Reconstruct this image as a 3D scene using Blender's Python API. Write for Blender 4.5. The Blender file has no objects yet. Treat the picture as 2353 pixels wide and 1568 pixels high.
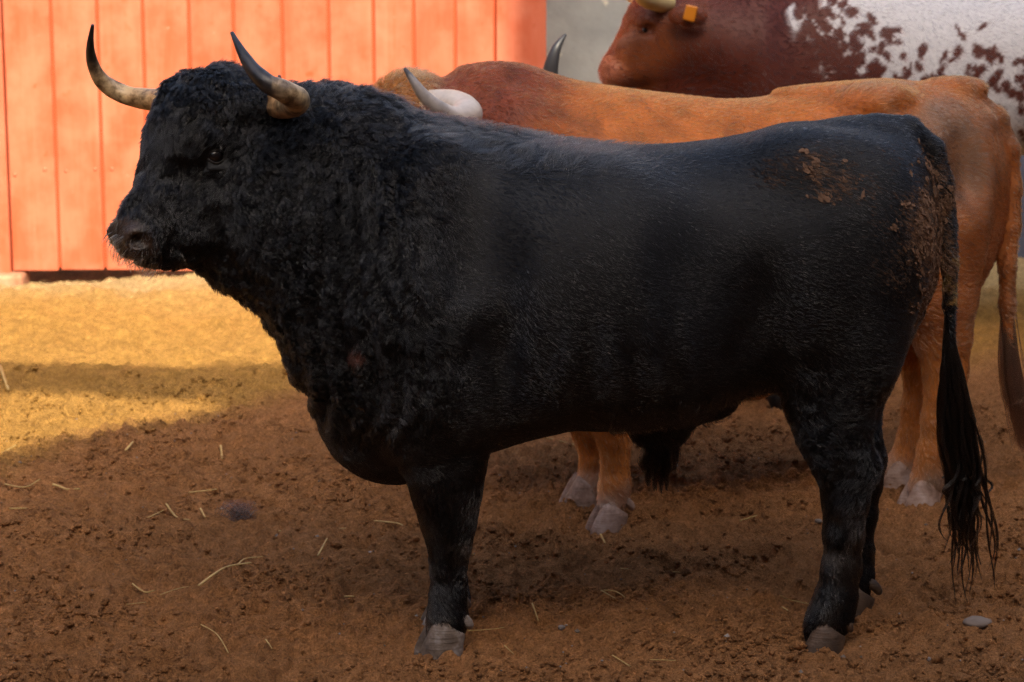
import bpy, math, os, random
import numpy as np
from mathutils import Vector, Matrix
R = math.radians
rng = np.random.default_rng(7)
random.seed(7)
C = bpy.context.scene.collection
SC = bpy.context.scene

# ------------------------------------------------------------------ camera
CAM_Z, PITCH, F_U = 2.05, R(11.1), 5556.0
cam_d = bpy.data.cameras.new('camera')
cam = bpy.data.objects.new('camera', cam_d); C.objects.link(cam)
cam.location = (0, 0, CAM_Z)
cam.rotation_euler = (R(90) - PITCH, 0, 0)
cam_d.sensor_width = 36.0
cam_d.lens = F_U / 2353.0 * 36.0
cam_d.clip_start = 0.1
cam_d.clip_end = 500
cam_d.dof.use_dof = True
cam_d.dof.focus_distance = 6.0
cam_d.dof.aperture_fstop = 5.6
SC.camera = cam

# ------------------------------------------------------------------ sky, sun, exposure
SUN_EL, SUN_AZ = R(40), R(-14)         # azimuth: light travels towards +Y, turned by SUN_AZ towards +X
sun_dir = Vector((math.sin(SUN_AZ) * math.cos(SUN_EL), math.cos(SUN_AZ) * math.cos(SUN_EL), -math.sin(SUN_EL)))
world = bpy.data.worlds.new('World'); SC.world = world; world.use_nodes = True
wn = world.node_tree
sky = wn.nodes.new('ShaderNodeTexSky'); sky.sky_type = 'NISHITA'; sky.sun_disc = False
sky.sun_elevation = SUN_EL
sky.sun_rotation = math.atan2(-sun_dir.x, -sun_dir.y)
sky.air_density = 0.7; sky.dust_density = 3.0; sky.ozone_density = .6
bg = wn.nodes['Background']; bg.inputs['Strength'].default_value = 0.15
wn.links.new(sky.outputs[0], bg.inputs['Color'])
sl = bpy.data.lights.new('sun', 'SUN'); sl.energy = 2.0; sl.angle = R(0.4); sl.color = (1.0, 0.93, 0.80)
so = bpy.data.objects.new('sun', sl); C.objects.link(so)
so.rotation_euler = sun_dir.to_track_quat('-Z', 'Y').to_euler(); so.location = (-6, -20, 20)
vs = SC.view_settings
vs.view_transform = 'Standard'; vs.look = 'None'; vs.gamma = 1.0; vs.exposure = 1.9; vs.use_curve_mapping = False
vs.use_white_balance = True; vs.white_balance_temperature = 7300; vs.white_balance_tint = 8   # balanced for open shade
SC.cycles.use_denoising = True
SC.cycles.denoising_prefilter = 'NONE'
SC.cycles.sample_clamp_indirect = 4.0
SC.cycles.max_bounces = 6
SC.cycles.transparent_max_bounces = 8

# ------------------------------------------------------------------ helpers: photo measure -> place
def W(u, v, y):
    """point at depth y (metres in front of the camera) seen at u, v (photo scaled to 2353 wide)"""
    a = (u - 1176.5) / F_U; b = (v - 784.0) / F_U
    dy = math.cos(PITCH) - b * math.sin(PITCH); dz = -math.sin(PITCH) - b * math.cos(PITCH)
    t = y / dy
    return (a * t, y, CAM_Z + t * dz)
def G(u, v):
    b = (v - 784.0) / F_U; a = (u - 1176.5) / F_U
    dy = math.cos(PITCH) - b * math.sin(PITCH); dz = -math.sin(PITCH) - b * math.cos(PITCH)
    t = -CAM_Z / dz
    return (a * t, dy * t)
def US(y):
    return (y / math.cos(PITCH)) / F_U        # metres per u at depth y (roughly)

# ------------------------------------------------------------------ helpers: noise
def _h(ix, iy, iz, seed):
    n = (ix.astype(np.int64) * 374761393 + iy.astype(np.int64) * 668265263 + iz.astype(np.int64) * 2147483647 + seed * 1274126177) & 0xffffffff
    n = ((n ^ (n >> 13)) * 1274126177) & 0xffffffff
    n = ((n ^ (n >> 15)) * 2246822519) & 0xffffffff
    n = n ^ (n >> 16)
    return (n & 0xffffff) / float(0xffffff) * 2 - 1
def noise3(x, y, z, seed=0):
    x, y, z = np.broadcast_arrays(x, y, z)
    fx, fy, fz = np.floor(x), np.floor(y), np.floor(z)
    ix, iy, iz = fx.astype(np.int64), fy.astype(np.int64), fz.astype(np.int64)
    tx, ty, tz = x - fx, y - fy, z - fz
    sx, sy, sz = [t * t * t * (t * (t * 6 - 15) + 10) for t in (tx, ty, tz)]
    out = 0
    for dx in (0, 1):
        wx = sx if dx else 1 - sx
        for dy in (0, 1):
            wy = sy if dy else 1 - sy
            for dz in (0, 1):
                wz = sz if dz else 1 - sz
                out = out + wx * wy * wz * _h(ix + dx, iy + dy, iz + dz, seed)
    return out
def noise2(x, y, seed=0):
    x, y = np.broadcast_arrays(x, y)
    fx, fy = np.floor(x), np.floor(y)
    ix, iy = fx.astype(np.int64), fy.astype(np.int64)
    tx, ty = x - fx, y - fy
    sx, sy = [t * t * t * (t * (t * 6 - 15) + 10) for t in (tx, ty)]
    z = np.zeros_like(ix)
    return ((1 - sx) * (1 - sy) * _h(ix, iy, z, seed) + sx * (1 - sy) * _h(ix + 1, iy, z, seed)
            + (1 - sx) * sy * _h(ix, iy + 1, z, seed) + sx * sy * _h(ix + 1, iy + 1, z, seed))
def fbm3(p, f, oct=3, seed=0):
    o = 0; a = 1.0; s = 0
    for i in range(oct):
        o = o + a * noise3(p[:, 0] * f, p[:, 1] * f, p[:, 2] * f, seed + i * 17); s += a; a *= .5; f *= 2.03
    return o / s
def sstep(a, b, x):
    t = np.clip((x - a) / (b - a), 0, 1); return t * t * (3 - 2 * t)

# ------------------------------------------------------------------ helpers: objects
def empty(name, loc, label, cat, group=None):
    o = bpy.data.objects.new(name, None); C.objects.link(o); o.location = loc
    o.empty_display_size = .1
    tag(o, label, cat, group); return o
def tag(o, label=None, cat=None, group=None, kind=None):
    if label: o['label'] = label
    if cat: o['category'] = cat
    if group: o['group'] = group
    if kind: o['kind'] = kind
    return o
def mesh_obj(name, V, Fc, mat=None, parent=None, smooth=True, base=None):
    V = np.asarray(V, dtype=np.float64)
    if parent is not None and base is None:
        p, b = parent, Vector((0, 0, 0))
        while p is not None: b = b + p.location; p = p.parent
        base = b
    if base is not None: V = V - np.array(base)
    me = bpy.data.meshes.new(name)
    if isinstance(Fc, np.ndarray):
        nf, k = Fc.shape
        me.vertices.add(len(V)); me.vertices.foreach_set('co', V.astype(np.float32).ravel())
        me.loops.add(nf * k); me.loops.foreach_set('vertex_index', Fc.astype(np.int32).ravel())
        me.polygons.add(nf); me.polygons.foreach_set('loop_start', np.arange(nf, dtype=np.int32) * k)
        me.update(calc_edges=True); me.validate()
    else:
        me.from_pydata([tuple(v) for v in V], [], [tuple(f) for f in Fc]); me.update()
    if smooth: me.polygons.foreach_set('use_smooth', np.ones(len(me.polygons), dtype=bool))
    if mat: me.materials.append(mat)
    o = bpy.data.objects.new(name, me); C.objects.link(o)
    if parent is not None: o.parent = parent
    return o
def set_color(o, col, name='tint'):
    at = o.data.attributes.new(name, 'FLOAT_COLOR', 'POINT')
    c = np.ones((len(col), 4), dtype=np.float32); c[:, :3] = col
    at.data.foreach_set('color', c.ravel())
def set_float(o, val, name):
    at = o.data.attributes.new(name, 'FLOAT', 'POINT'); at.data.foreach_set('value', np.asarray(val, dtype=np.float32))

# ------------------------------------------------------------------ helpers: implicit sculpting
class Field:
    def __init__(s, lo, hi, h):
        s.lo = np.array(lo, float); s.h = h
        n = np.ceil((np.array(hi) - s.lo) / h).astype(int) + 1
        s.F = np.full(n, 1.0, dtype=np.float32)
        s.ax = [(s.lo[i] + np.arange(n[i]) * h).astype(np.float32) for i in range(3)]
    def sub(s, lo, hi):
        sl = []; gs = []
        for i in range(3):
            a = int(np.searchsorted(s.ax[i], lo[i])); b = int(np.searchsorted(s.ax[i], hi[i], side='right'))
            sl.append(slice(max(a - 1, 0), min(b + 1, len(s.ax[i]))))
            sh = [1, 1, 1]; sh[i] = -1
            gs.append(s.ax[i][sl[-1]].reshape(sh))
        return tuple(sl), gs
    def put(s, fn, lo, hi, k, cut=False):
        pad = k + 3 * s.h
        sl, g = s.sub(np.array(lo) - pad, np.array(hi) + pad)
        a = s.F[sl]
        if a.size == 0: return
        d = fn(*g).astype(np.float32)
        if cut:
            h = np.clip(.5 - .5 * (a + d) / k, 0, 1)
            s.F[sl] = a * (1 - h) - d * h + k * h * (1 - h)
        else:
            h = np.clip(.5 + .5 * (a - d) / k, 0, 1)
            s.F[sl] = a * (1 - h) + d * h - k * h * (1 - h)
    def ell(s, c, r, k=.03, M=None, cut=False):
        c = np.array(c, float); r = np.array(r, float)
        M = np.eye(3) if M is None else np.array(M)
        ext = np.sqrt(((M * r[None, :]) ** 2).sum(1))
        def fn(X, Y, Z):
            x, y, z = X - c[0], Y - c[1], Z - c[2]
            q = [M[0, i] * x + M[1, i] * y + M[2, i] * z for i in range(3)]
            k0 = np.sqrt(sum((q[i] / r[i]) ** 2 for i in range(3))) + 1e-9
            k1 = np.sqrt(sum((q[i] / r[i] ** 2) ** 2 for i in range(3))) + 1e-9
            return k0 * (k0 - 1) / k1
        s.put(fn, c - ext, c + ext, k, cut)
    def cone(s, a, b, ra, rb, k=.03, ys=1.0):
        a = np.array(a, float); b = np.array(b, float); ab = b - a; L2 = (ab ** 2).sum() + 1e-9; m = max(ra, rb)
        def fn(X, Y, Z):
            x, y, z = X - a[0], (Y - a[1]), Z - a[2]
            t = np.clip((x * ab[0] + y * ab[1] + z * ab[2]) / L2, 0, 1)
            r = ra + (rb - ra) * t
            return np.sqrt((x - t * ab[0]) ** 2 + ((y - t * ab[1]) / ys) ** 2 + (z - t * ab[2]) ** 2) - r
        s.put(fn, np.minimum(a, b) - m, np.maximum(a, b) + m, k)
    def chain(s, pts, rad, k=.02, ys=1.0):
        for i in range(len(pts) - 1): s.cone(pts[i], pts[i + 1], rad[i], rad[i + 1], k, ys)
    def loft(s, st, yc, k=.05, sm=9):
        """st rows: x, ztop, zbot, halfwidth, widest level 0..1, power"""
        st = np.array(st, float); xs = s.ax[0]
        fx = np.linspace(st[0, 0], st[-1, 0], 400)
        cols = []
        for j in range(1, 6):
            c = np.interp(fx, st[:, 0], st[:, j]); kk = np.hanning(2 * sm + 3)[1:-1]; kk /= kk.sum()
            c = np.convolve(np.pad(c, len(kk) // 2, mode='edge'), kk, mode='valid'); cols.append(c)
        def fn(X, Y, Z):
            x = X.ravel()
            t, b, w, lv, p = [np.interp(x, fx, c).reshape(-1, 1, 1) for c in cols]
            w = np.maximum(w, .004)
            zw = b + (t - b) * lv
            hz = np.where(Z > zw, t - zw, zw - b) + 1e-4
            y = np.abs(Y - yc(X)) / w; z = np.abs(Z - zw) / hz
            q = (y ** p + z ** p) ** (1 / p)
            d = (q - 1) * np.minimum(w, hz)
            out = np.maximum(st[0, 0] - X, X - st[-1, 0])
            return np.maximum(d, out)
        lo = (st[0, 0], yc(np.array([st[0, 0], st[-1, 0]])).min() - st[:, 3].max(), st[:, 2].min())
        hi = (st[-1, 0], yc(np.array([st[0, 0], st[-1, 0]])).max() + st[:, 3].max(), st[:, 1].max())
        s.put(fn, lo, hi, k)
    def mesh(s, smooth=2):
        F = s.F; nx, ny, nz = F.shape
        S = F < 0
        c8 = [S[i:nx - 1 + i, j:ny - 1 + j, k:nz - 1 + k] for i in (0, 1) for j in (0, 1) for k in (0, 1)]
        cnt = sum(c.astype(np.int8) for c in c8)
        act = (cnt > 0) & (cnt < 8)
        idx = np.argwhere(act); n = len(idx)
        ids = np.full(act.shape, -1, dtype=np.int64); ids[act] = np.arange(n)
        corners = np.array([(i, j, k) for i in (0, 1) for j in (0, 1) for k in (0, 1)])
        vals = np.stack([F[idx[:, 0] + c[0], idx[:, 1] + c[1], idx[:, 2] + c[2]] for c in corners], 1)
        acc = np.zeros((n, 3)); num = np.zeros(n)
        for a in range(8):
            for b in range(a + 1, 8):
                if np.abs(corners[a] - corners[b]).sum() != 1: continue
                va, vb = vals[:, a], vals[:, b]; m = (va < 0) != (vb < 0)
                t = np.where(m, va / np.where(m, va - vb, 1), 0)
                p = corners[a][None] + t[:, None] * (corners[b] - corners[a])[None]
                acc[m] += p[m]; num[m] += 1
        V = s.lo + (idx + acc / num[:, None]) * s.h
        quads = []
        for ax in range(3):
            o = [i for i in range(3) if i != ax]
            a = [slice(None)] * 3; b = [slice(None)] * 3
            a[ax] = slice(0, F.shape[ax] - 1); b[ax] = slice(1, F.shape[ax])
            for i in o: a[i] = slice(1, F.shape[i] - 1); b[i] = slice(1, F.shape[i] - 1)
            sa, sb = S[tuple(a)], S[tuple(b)]
            e = np.argwhere(sa != sb)
            if len(e) == 0: continue
            flip = sa[e[:, 0], e[:, 1], e[:, 2]]
            base = e.copy()
            for i in o: base[:, i] += 1
            q = []
            for (d0, d1) in ((1, 1), (0, 1), (0, 0), (1, 0)):
                c = base.copy(); c[:, o[0]] -= d0; c[:, o[1]] -= d1
                q.append(ids[c[:, 0], c[:, 1], c[:, 2]])
            q = np.stack(q, 1)
            fl = flip if ax != 1 else ~flip
            q[~fl] = q[~fl][:, ::-1]
            quads.append(q)
        Q = np.concatenate(quads); Q = Q[(Q >= 0).all(1)]
        for it in range(smooth):
            V = laplace(V, Q, .5)
        return V, Q
def laplace(V, Q, w):
    e = np.concatenate([Q[:, [0, 1]], Q[:, [1, 2]], Q[:, [2, 3]], Q[:, [3, 0]]])
    n = len(V); s = np.stack([np.bincount(e[:, 0], V[e[:, 1], i], n) + np.bincount(e[:, 1], V[e[:, 0], i], n) for i in range(3)], 1)
    c = np.bincount(e[:, 0], minlength=n) + np.bincount(e[:, 1], minlength=n)
    return V * (1 - w) + w * s / np.maximum(c, 1)[:, None]
def vnormals(V, Q):
    fn = np.cross(V[Q[:, 2]] - V[Q[:, 0]], V[Q[:, 3]] - V[Q[:, 1]])
    N = np.zeros_like(V)
    for j in range(4):
        for i in range(3): N[:, i] += np.bincount(Q[:, j], fn[:, i], len(V))
    return N / (np.linalg.norm(N, axis=1, keepdims=True) + 1e-12)
def spline(P, n):
    """Catmull-Rom through the rows of P"""
    P = np.array(P, float); m = len(P); t = np.linspace(0, m - 1, n); i = np.clip(t.astype(int), 0, m - 2); f = (t - i)[:, None]
    p0 = P[np.maximum(i - 1, 0)]; p1 = P[i]; p2 = P[i + 1]; p3 = P[np.minimum(i + 2, m - 1)]
    return .5 * (2 * p1 + (p2 - p0) * f + (2 * p0 - 5 * p1 + 4 * p2 - p3) * f ** 2 + (3 * p1 - p0 - 3 * p2 + p3) * f ** 3)
def tube(path, rad, seg=16, wob=0, seed=0, flat=1.0):
    P = np.array(path); n = len(P); rad = np.array(rad)
    T = np.gradient(P, axis=0); T /= np.linalg.norm(T, axis=1, keepdims=True) + 1e-12
    up = np.array([0.13, 0.2, 1.0]); A = np.cross(T[0], up); A /= np.linalg.norm(A)
    V = []; ang = np.arange(seg) / seg * 2 * math.pi
    for i in range(n):
        A = A - T[i] * (A @ T[i]); A /= np.linalg.norm(A); B = np.cross(T[i], A)
        r = rad[i] * (1 + wob * noise2(np.cos(ang) * 1.5 + seed, np.sin(ang) * 1.5 + i * .35, seed))
        V.append(P[i] + (np.cos(ang) * r)[:, None] * A + (np.sin(ang) * r * flat)[:, None] * B)
    V = np.concatenate(V)
    Fq = []
    for i in range(n - 1):
        for j in range(seg):
            k = (j + 1) % seg; Fq.append((i * seg + j, i * seg + k, (i + 1) * seg + k, (i + 1) * seg + j))
    c0 = len(V); V = np.vstack([V, P[0], P[-1]])
    for j in range(seg):
        k = (j + 1) % seg; Fq.append((c0, k, j)); Fq.append((c0 + 1, (n - 1) * seg + j, (n - 1) * seg + k))
    return V, Fq

# ------------------------------------------------------------------ helpers: hair strands
def strands(name, P, radius, mat, parent, color=None, tip=.25):
    """P: (n, k, 3) world points"""
    n, k, _ = P.shape
    p, b = parent, Vector((0, 0, 0))
    while p is not None: b = b + p.location; p = p.parent
    hc = bpy.data.hair_curves.new(name)
    hc.add_curves([k] * n)
    hc.position_data.foreach_set('vector', (P - np.array(b)).astype(np.float32).ravel())
    ra = hc.attributes.get('radius') or hc.attributes.new('radius', 'FLOAT', 'POINT')
    prof = 1 - (1 - tip) * np.linspace(0, 1, k) ** 1.5
    rr = (np.broadcast_to(np.asarray(radius, float).reshape(-1, 1), (n, k)) * prof[None]).astype(np.float32)
    ra.data.foreach_set('value', rr.ravel())
    if color is not None:
        at = hc.attributes.new('tint', 'FLOAT_COLOR', 'CURVE')
        c = np.ones((n, 4), dtype=np.float32); c[:, :3] = color; at.data.foreach_set('color', c.ravel())
    hc.materials.append(mat)
    o = bpy.data.objects.new(name, hc); C.objects.link(o); o.parent = parent
    o['kind'] = 'stuff'
    return o
def sample(V, Q, N, n, dens, seed=0):
    r = np.random.default_rng(seed)
    T = np.concatenate([Q[:, [0, 1, 2]], Q[:, [0, 2, 3]]])
    A = np.linalg.norm(np.cross(V[T[:, 1]] - V[T[:, 0]], V[T[:, 2]] - V[T[:, 0]]), axis=1)
    w = A * dens(V[T].mean(1), N[T].mean(1)); cw = np.cumsum(w); 
    ti = np.searchsorted(cw, r.random(n) * cw[-1]); ti = np.minimum(ti, len(T) - 1)
    a, b = r.random(n), r.random(n); m = a + b > 1; a[m] = 1 - a[m]; b[m] = 1 - b[m]; c = 1 - a - b
    t = T[ti]
    P = V[t[:, 0]] * a[:, None] + V[t[:, 1]] * b[:, None] + V[t[:, 2]] * c[:, None]
    Nn = N[t[:, 0]] * a[:, None] + N[t[:, 1]] * b[:, None] + N[t[:, 2]] * c[:, None]
    return P, Nn / (np.linalg.norm(Nn, axis=1, keepdims=True) + 1e-12)
def clump_centres(P, cell, seed):
    """nearest jittered grid point for each P: the tip of the lock it belongs to"""
    g = np.floor(P / cell).astype(np.int64); best = np.full(len(P), 1e9); out = P.copy()
    for dx in (-1, 0, 1):
        for dy in (-1, 0, 1):
            for dz in (-1, 0, 1):
                q = g + np.array([dx, dy, dz])
                j = np.stack([_h(q[:, 0], q[:, 1], q[:, 2], seed + s) for s in (1, 2, 3)], 1) * .45 + .5
                c = (q + j) * cell; d = ((c - P) ** 2).sum(1); m = d < best
                best[m] = d[m]; out[m] = c[m]
    return out
def grow(P, N, flow, L, lift, curl, cfreq, cell, clump, K=5, seed=0, wander=.5, wfreq=9.0):
    r = np.random.default_rng(seed); n = len(P)
    t = flow - N * (flow * N).sum(1, keepdims=True); t /= np.linalg.norm(t, axis=1, keepdims=True) + 1e-9
    b = np.cross(N, t)
    if np.isscalar(cell): CC = clump_centres(P, cell, seed)
    key = CC if np.any(np.asarray(clump) > 0) else P
    ang = wander * (fbm3(key, wfreq, 2, seed + 5) * 2.2 + .35 * noise3(key[:, 0] * 47, key[:, 1] * 47, key[:, 2] * 47, seed + 9)) + r.normal(0, .12, n)
    t2 = t * np.cos(ang)[:, None] + b * np.sin(ang)[:, None]; b2 = np.cross(N, t2)
    ph = noise3(key[:, 0] * 31, key[:, 1] * 31, key[:, 2] * 31, seed + 3) * 6.3 + r.normal(0, .35, n)
    L = (L * (0.75 + .5 * r.random(n)))[:, None]; lift = (lift * (0.6 + .8 * r.random(n)))[:, None]
    curl = np.broadcast_to(curl, (n,))[:, None]; cf = np.broadcast_to(cfreq, (n,))[:, None]; cl = np.broadcast_to(clump, (n,))[:, None]
    off = CC - P; off = off - N * (off * N).sum(1, keepdims=True)
    out = np.zeros((n, K, 3))
    for i, s in enumerate(np.linspace(0, 1, K)):
        w = cf * s * 6.283 + ph[:, None]
        out[:, i] = (P - N * (.0015 * (1 - s)) + N * (.0012 * s) + L * (s * t2 * (1 - .25 * lift) + N * (lift * s - .55 * lift * s * s))
                     + curl * s ** .7 * (np.sin(w) * b2 + .6 * (np.cos(w) - np.cos(ph[:, None])) * t2 + .35 * (1 - np.cos(w)) * N)
                     + cl * s * off)
    return out

# ------------------------------------------------------------------ materials
def new_mat(name):
    m = bpy.data.materials.new(name); m.use_nodes = True
    nt = m.node_tree; b = nt.nodes['Principled BSDF']
    return m, nt, b
def nd(nt, t, **kw):
    n = nt.nodes.new(t)
    for k, v in kw.items():
        if k in n.inputs: n.inputs[k].default_value = v
        else: setattr(n, k, v)
    return n
def tex(nt, kind, scale, detail=4, rough=.55, coord='Object', vec=None):
    n = nt.nodes.new('ShaderNodeTexNoise' if kind == 'noise' else 'ShaderNodeTexVoronoi')
    n.inputs['Scale'].default_value = scale
    if kind == 'noise': n.inputs['Detail'].default_value = detail; n.inputs['Roughness'].default_value = rough
    if vec is None:
        tc = nt.nodes.new('ShaderNodeTexCoord'); nt.links.new(tc.outputs[coord], n.inputs['Vector'])
    else: nt.links.new(vec, n.inputs['Vector'])
    return n
def ramp(nt, fac, stops):
    n = nt.nodes.new('ShaderNodeValToRGB'); nt.links.new(fac, n.inputs[0]); e = n.color_ramp.elements
    while len(e) < len(stops): e.new(.5)
    for i, (p, c) in enumerate(stops): e[i].position = p; e[i].color = (*c, 1) if len(c) == 3 else c
    return n
def mixc(nt, fac, a, b, mode='MIX'):
    n = nt.nodes.new('ShaderNodeMix'); n.data_type = 'RGBA'; n.blend_type = mode
    for s, v in ((0, fac), (6, a), (7, b)):
        if hasattr(v, 'is_output'): nt.links.new(v, n.inputs[s])
        else: n.inputs[s].default_value = v if s == 0 else (*v, 1)
    return n.outputs[2]
def bump(nt, b, h, strength, dist, prev=None):
    n = nt.nodes.new('ShaderNodeBump'); n.inputs['Strength'].default_value = strength; n.inputs['Distance'].default_value = dist
    nt.links.new(h, n.inputs['Height'])
    if prev is not None: nt.links.new(prev.outputs[0], n.inputs['Normal'])
    nt.links.new(n.outputs[0], b.inputs['Normal']); return n
def tinted(name, rough=.6, spec=.3, nscale=120, bstr=.3, sheen=0, mul=.35):
    m, nt, b = new_mat(name)
    a = nt.nodes.new('ShaderNodeAttribute'); a.attribute_name = 'tint'
    n = tex(nt, 'noise', nscale, 4)
    r = ramp(nt, n.outputs[0], [(.25, (1 - mul,) * 3), (.75, (1 + mul,) * 3)])
    nt.links.new(mixc(nt, 1.0, a.outputs[0], r.outputs[0], 'MULTIPLY'), b.inputs['Base Color'])
    b.inputs['Roughness'].default_value = rough; b.inputs['Specular IOR Level'].default_value = spec
    b.inputs['Sheen Weight'].default_value = sheen
    bump(nt, b, n.outputs[0], bstr, .004)
    return m
def hairmat(name, rough=.3, radial=.4, coat=0.0, ior=1.55):
    m, nt, b = new_mat(name)
    a = nt.nodes.new('ShaderNodeAttribute'); a.attribute_name = 'tint'
    nt.nodes.remove(b)
    h = nt.nodes.new('ShaderNodeBsdfHairPrincipled'); h.model = 'CHIANG'; h.parametrization = 'COLOR'
    nt.links.new(a.outputs[0], h.inputs['Color'])
    h.inputs['Roughness'].default_value = rough; h.inputs['Radial Roughness'].default_value = radial; h.inputs['Coat'].default_value = coat
    h.inputs['Random Roughness'].default_value = .3; h.inputs['IOR'].default_value = ior
    nt.links.new(h.outputs[0], nt.nodes['Material Output'].inputs[0])
    return m
MAT = {}
m, nt, b = new_mat('bull_skin')
a = nt.nodes.new('ShaderNodeAttribute'); a.attribute_name = 'tint'
mu = nt.nodes.new('ShaderNodeAttribute'); mu.attribute_name = 'mud'
tc = nt.nodes.new('ShaderNodeTexCoord')
def dotp(v, k):
    n = nd(nt, 'ShaderNodeVectorMath', operation='DOT_PRODUCT'); nt.links.new(tc.outputs['Object'], n.inputs[0]); n.inputs[1].default_value = tuple(c * k for c in v); return n.outputs['Value']
def grain(ka, kc):
    cx = nt.nodes.new('ShaderNodeCombineXYZ')
    for i, o_ in enumerate((dotp((.91, 0, -.41), ka), dotp((.41, 0, .91), kc), dotp((0, 1, 0), kc))): nt.links.new(o_, cx.inputs[i])
    return cx.outputs[0]
g1 = tex(nt, 'noise', 1, 3, .6, vec=grain(60, 480)); g2 = tex(nt, 'noise', 1, 4, .65, vec=grain(45, 130)); g3 = tex(nt, 'noise', 9, 4)
ad = nd(nt, 'ShaderNodeMath', operation='MULTIPLY_ADD'); nt.links.new(g2.outputs[0], ad.inputs[0]); ad.inputs[1].default_value = 2.2; nt.links.new(mu.outputs['Fac'], ad.inputs[2])
msk = ramp(nt, ad.outputs[0], [(.0, (0, 0, 0)), (1, (1, 1, 1))]); mr = nd(nt, 'ShaderNodeMapRange'); nt.links.new(ad.outputs[0], mr.inputs[0]); mr.inputs[1].default_value = 1.48; mr.inputs[2].default_value = 1.88
mc = mixc(nt, g3.outputs[0], (.060, .030, .016), (.185, .095, .052))
nt.links.new(mixc(nt, mr.outputs[0], a.outputs[0], mc), b.inputs['Base Color'])
rr = nd(nt, 'ShaderNodeMapRange'); nt.links.new(mr.outputs[0], rr.inputs[0]); rr.inputs[3].default_value = .50; rr.inputs[4].default_value = .95; nt.links.new(rr.outputs[0], b.inputs['Roughness'])
b.inputs['Specular IOR Level'].default_value = .28
p1 = bump(nt, b, g1.outputs[0], .5, .004); p2 = bump(nt, b, mr.outputs[0], .8, .004, p1)
MAT['bull_skin'] = m
m, nt, b = new_mat('muzzle_skin'); a = nt.nodes.new('ShaderNodeAttribute'); a.attribute_name = 'tint'; nt.links.new(a.outputs[0], b.inputs['Base Color'])
vz = tex(nt, 'voronoi', 170); b.inputs['Roughness'].default_value = .42; b.inputs['Specular IOR Level'].default_value = .35; bump(nt, b, vz.outputs[0], .4, .003); MAT['muzzle'] = m
MAT['bull_hair'] = hairmat('bull_hair', .20, .34, 0, 1.47)
MAT['neck_hair'] = hairmat('neck_hair', .22, .33, 0, 1.39)
MAT['ox_skin'] = tinted('ox_skin', .55, .3, 70, .2, .0, .12)
MAT['ox_hair'] = hairmat('ox_hair', .4, .6)
MAT['tuft_hair'] = hairmat('tuft_hair', .26, .4, 0, 1.45)
m, nt, b = new_mat('eye'); b.inputs['Base Color'].default_value = (.006, .004, .004, 1); b.inputs['Roughness'].default_value = .12; MAT['eye'] = m
def horn_mat(name, stops, dirty=.9):
    m, nt, b = new_mat(name)
    a = nt.nodes.new('ShaderNodeAttribute'); a.attribute_name = 'along'
    tc = nt.nodes.new('ShaderNodeTexCoord')
    st = tex(nt, 'noise', 24, 5, .65); big = tex(nt, 'noise', 9, 3)
    ad = nd(nt, 'ShaderNodeMath', operation='MULTIPLY_ADD'); nt.links.new(big.outputs[0], ad.inputs[0]); ad.inputs[1].default_value = .9
    s0 = nd(nt, 'ShaderNodeMath', operation='SUBTRACT'); nt.links.new(a.outputs['Fac'], s0.inputs[0]); s0.inputs[1].default_value = .45
    nt.links.new(s0.outputs[0], ad.inputs[2])
    r = ramp(nt, ad.outputs[0], stops)
    dirt = ramp(nt, st.outputs[0], [(.38, (.12, .07, .035)), (.58, (1, 1, 1))])
    nt.links.new(mixc(nt, dirty, r.outputs[0], dirt.outputs[0], 'MULTIPLY'), b.inputs['Base Color'])
    b.inputs['Roughness'].default_value = .38
    fine = tex(nt, 'noise', 130, 3); bump(nt, b, fine.outputs[0], .25, .003)
    return m
MAT['horn'] = horn_mat('bull_horn', [(0, (.50, .24, .09)), (.30, (.56, .38, .19)), (.56, (.44, .31, .18)), (.68, (.035, .028, .028)), (1, (.02, .017, .018))])
MAT['pale_horn'] = horn_mat('ox_horn', [(0, (.62, .50, .40)), (.45, (.55, .46, .40)), (.75, (.22, .19, .18)), (.95, (.05, .04, .04))], .2)
m, nt, b = new_mat('cream_horn'); n = tex(nt, 'noise', 12, 3); r = ramp(nt, n.outputs[0], [(.3, (.55, .42, .16)), (.7, (.72, .62, .36))]); nt.links.new(r.outputs[0], b.inputs['Base Color']); b.inputs['Roughness'].default_value = .4; MAT['cream_horn'] = m
m, nt, b = new_mat('dark_horn'); b.inputs['Base Color'].default_value = (.02, .02, .025, 1); b.inputs['Roughness'].default_value = .45; MAT['dark_horn'] = m
def hoof_mat(name, c0, c1, c2):
    m, nt, b = new_mat(name); n = tex(nt, 'noise', 16, 5, .6)
    r = ramp(nt, n.outputs[0], [(.33, c0), (.5, c1), (.66, c2)])
    nt.links.new(r.outputs[0], b.inputs['Base Color']); b.inputs['Roughness'].default_value = .6
    n2 = tex(nt, 'noise', 90, 4); pb = bump(nt, b, n2.outputs[0], .5, .004); tc = nt.nodes.new('ShaderNodeTexCoord'); mp = nd(nt, 'ShaderNodeMapping'); mp.inputs['Scale'].default_value = (10, 10, 190); nt.links.new(tc.outputs['Object'], mp.inputs['Vector']); n5 = tex(nt, 'noise', 1, 3, vec=mp.outputs[0]); bump(nt, b, n5.outputs[0], .5, .006, pb); return m
MAT['hoof'] = hoof_mat('bull_hoof', (.05, .032, .022), (.14, .10, .075), (.30, .26, .24))
MAT['mud_hoof'] = hoof_mat('muddy_hoof', (.03, .016, .009), (.065, .036, .02), (.11, .062, .036))
MAT['ox_hoof'] = hoof_mat('ox_hoof', (.16, .09, .06), (.34, .22, .17), (.48, .36, .31))

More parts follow.
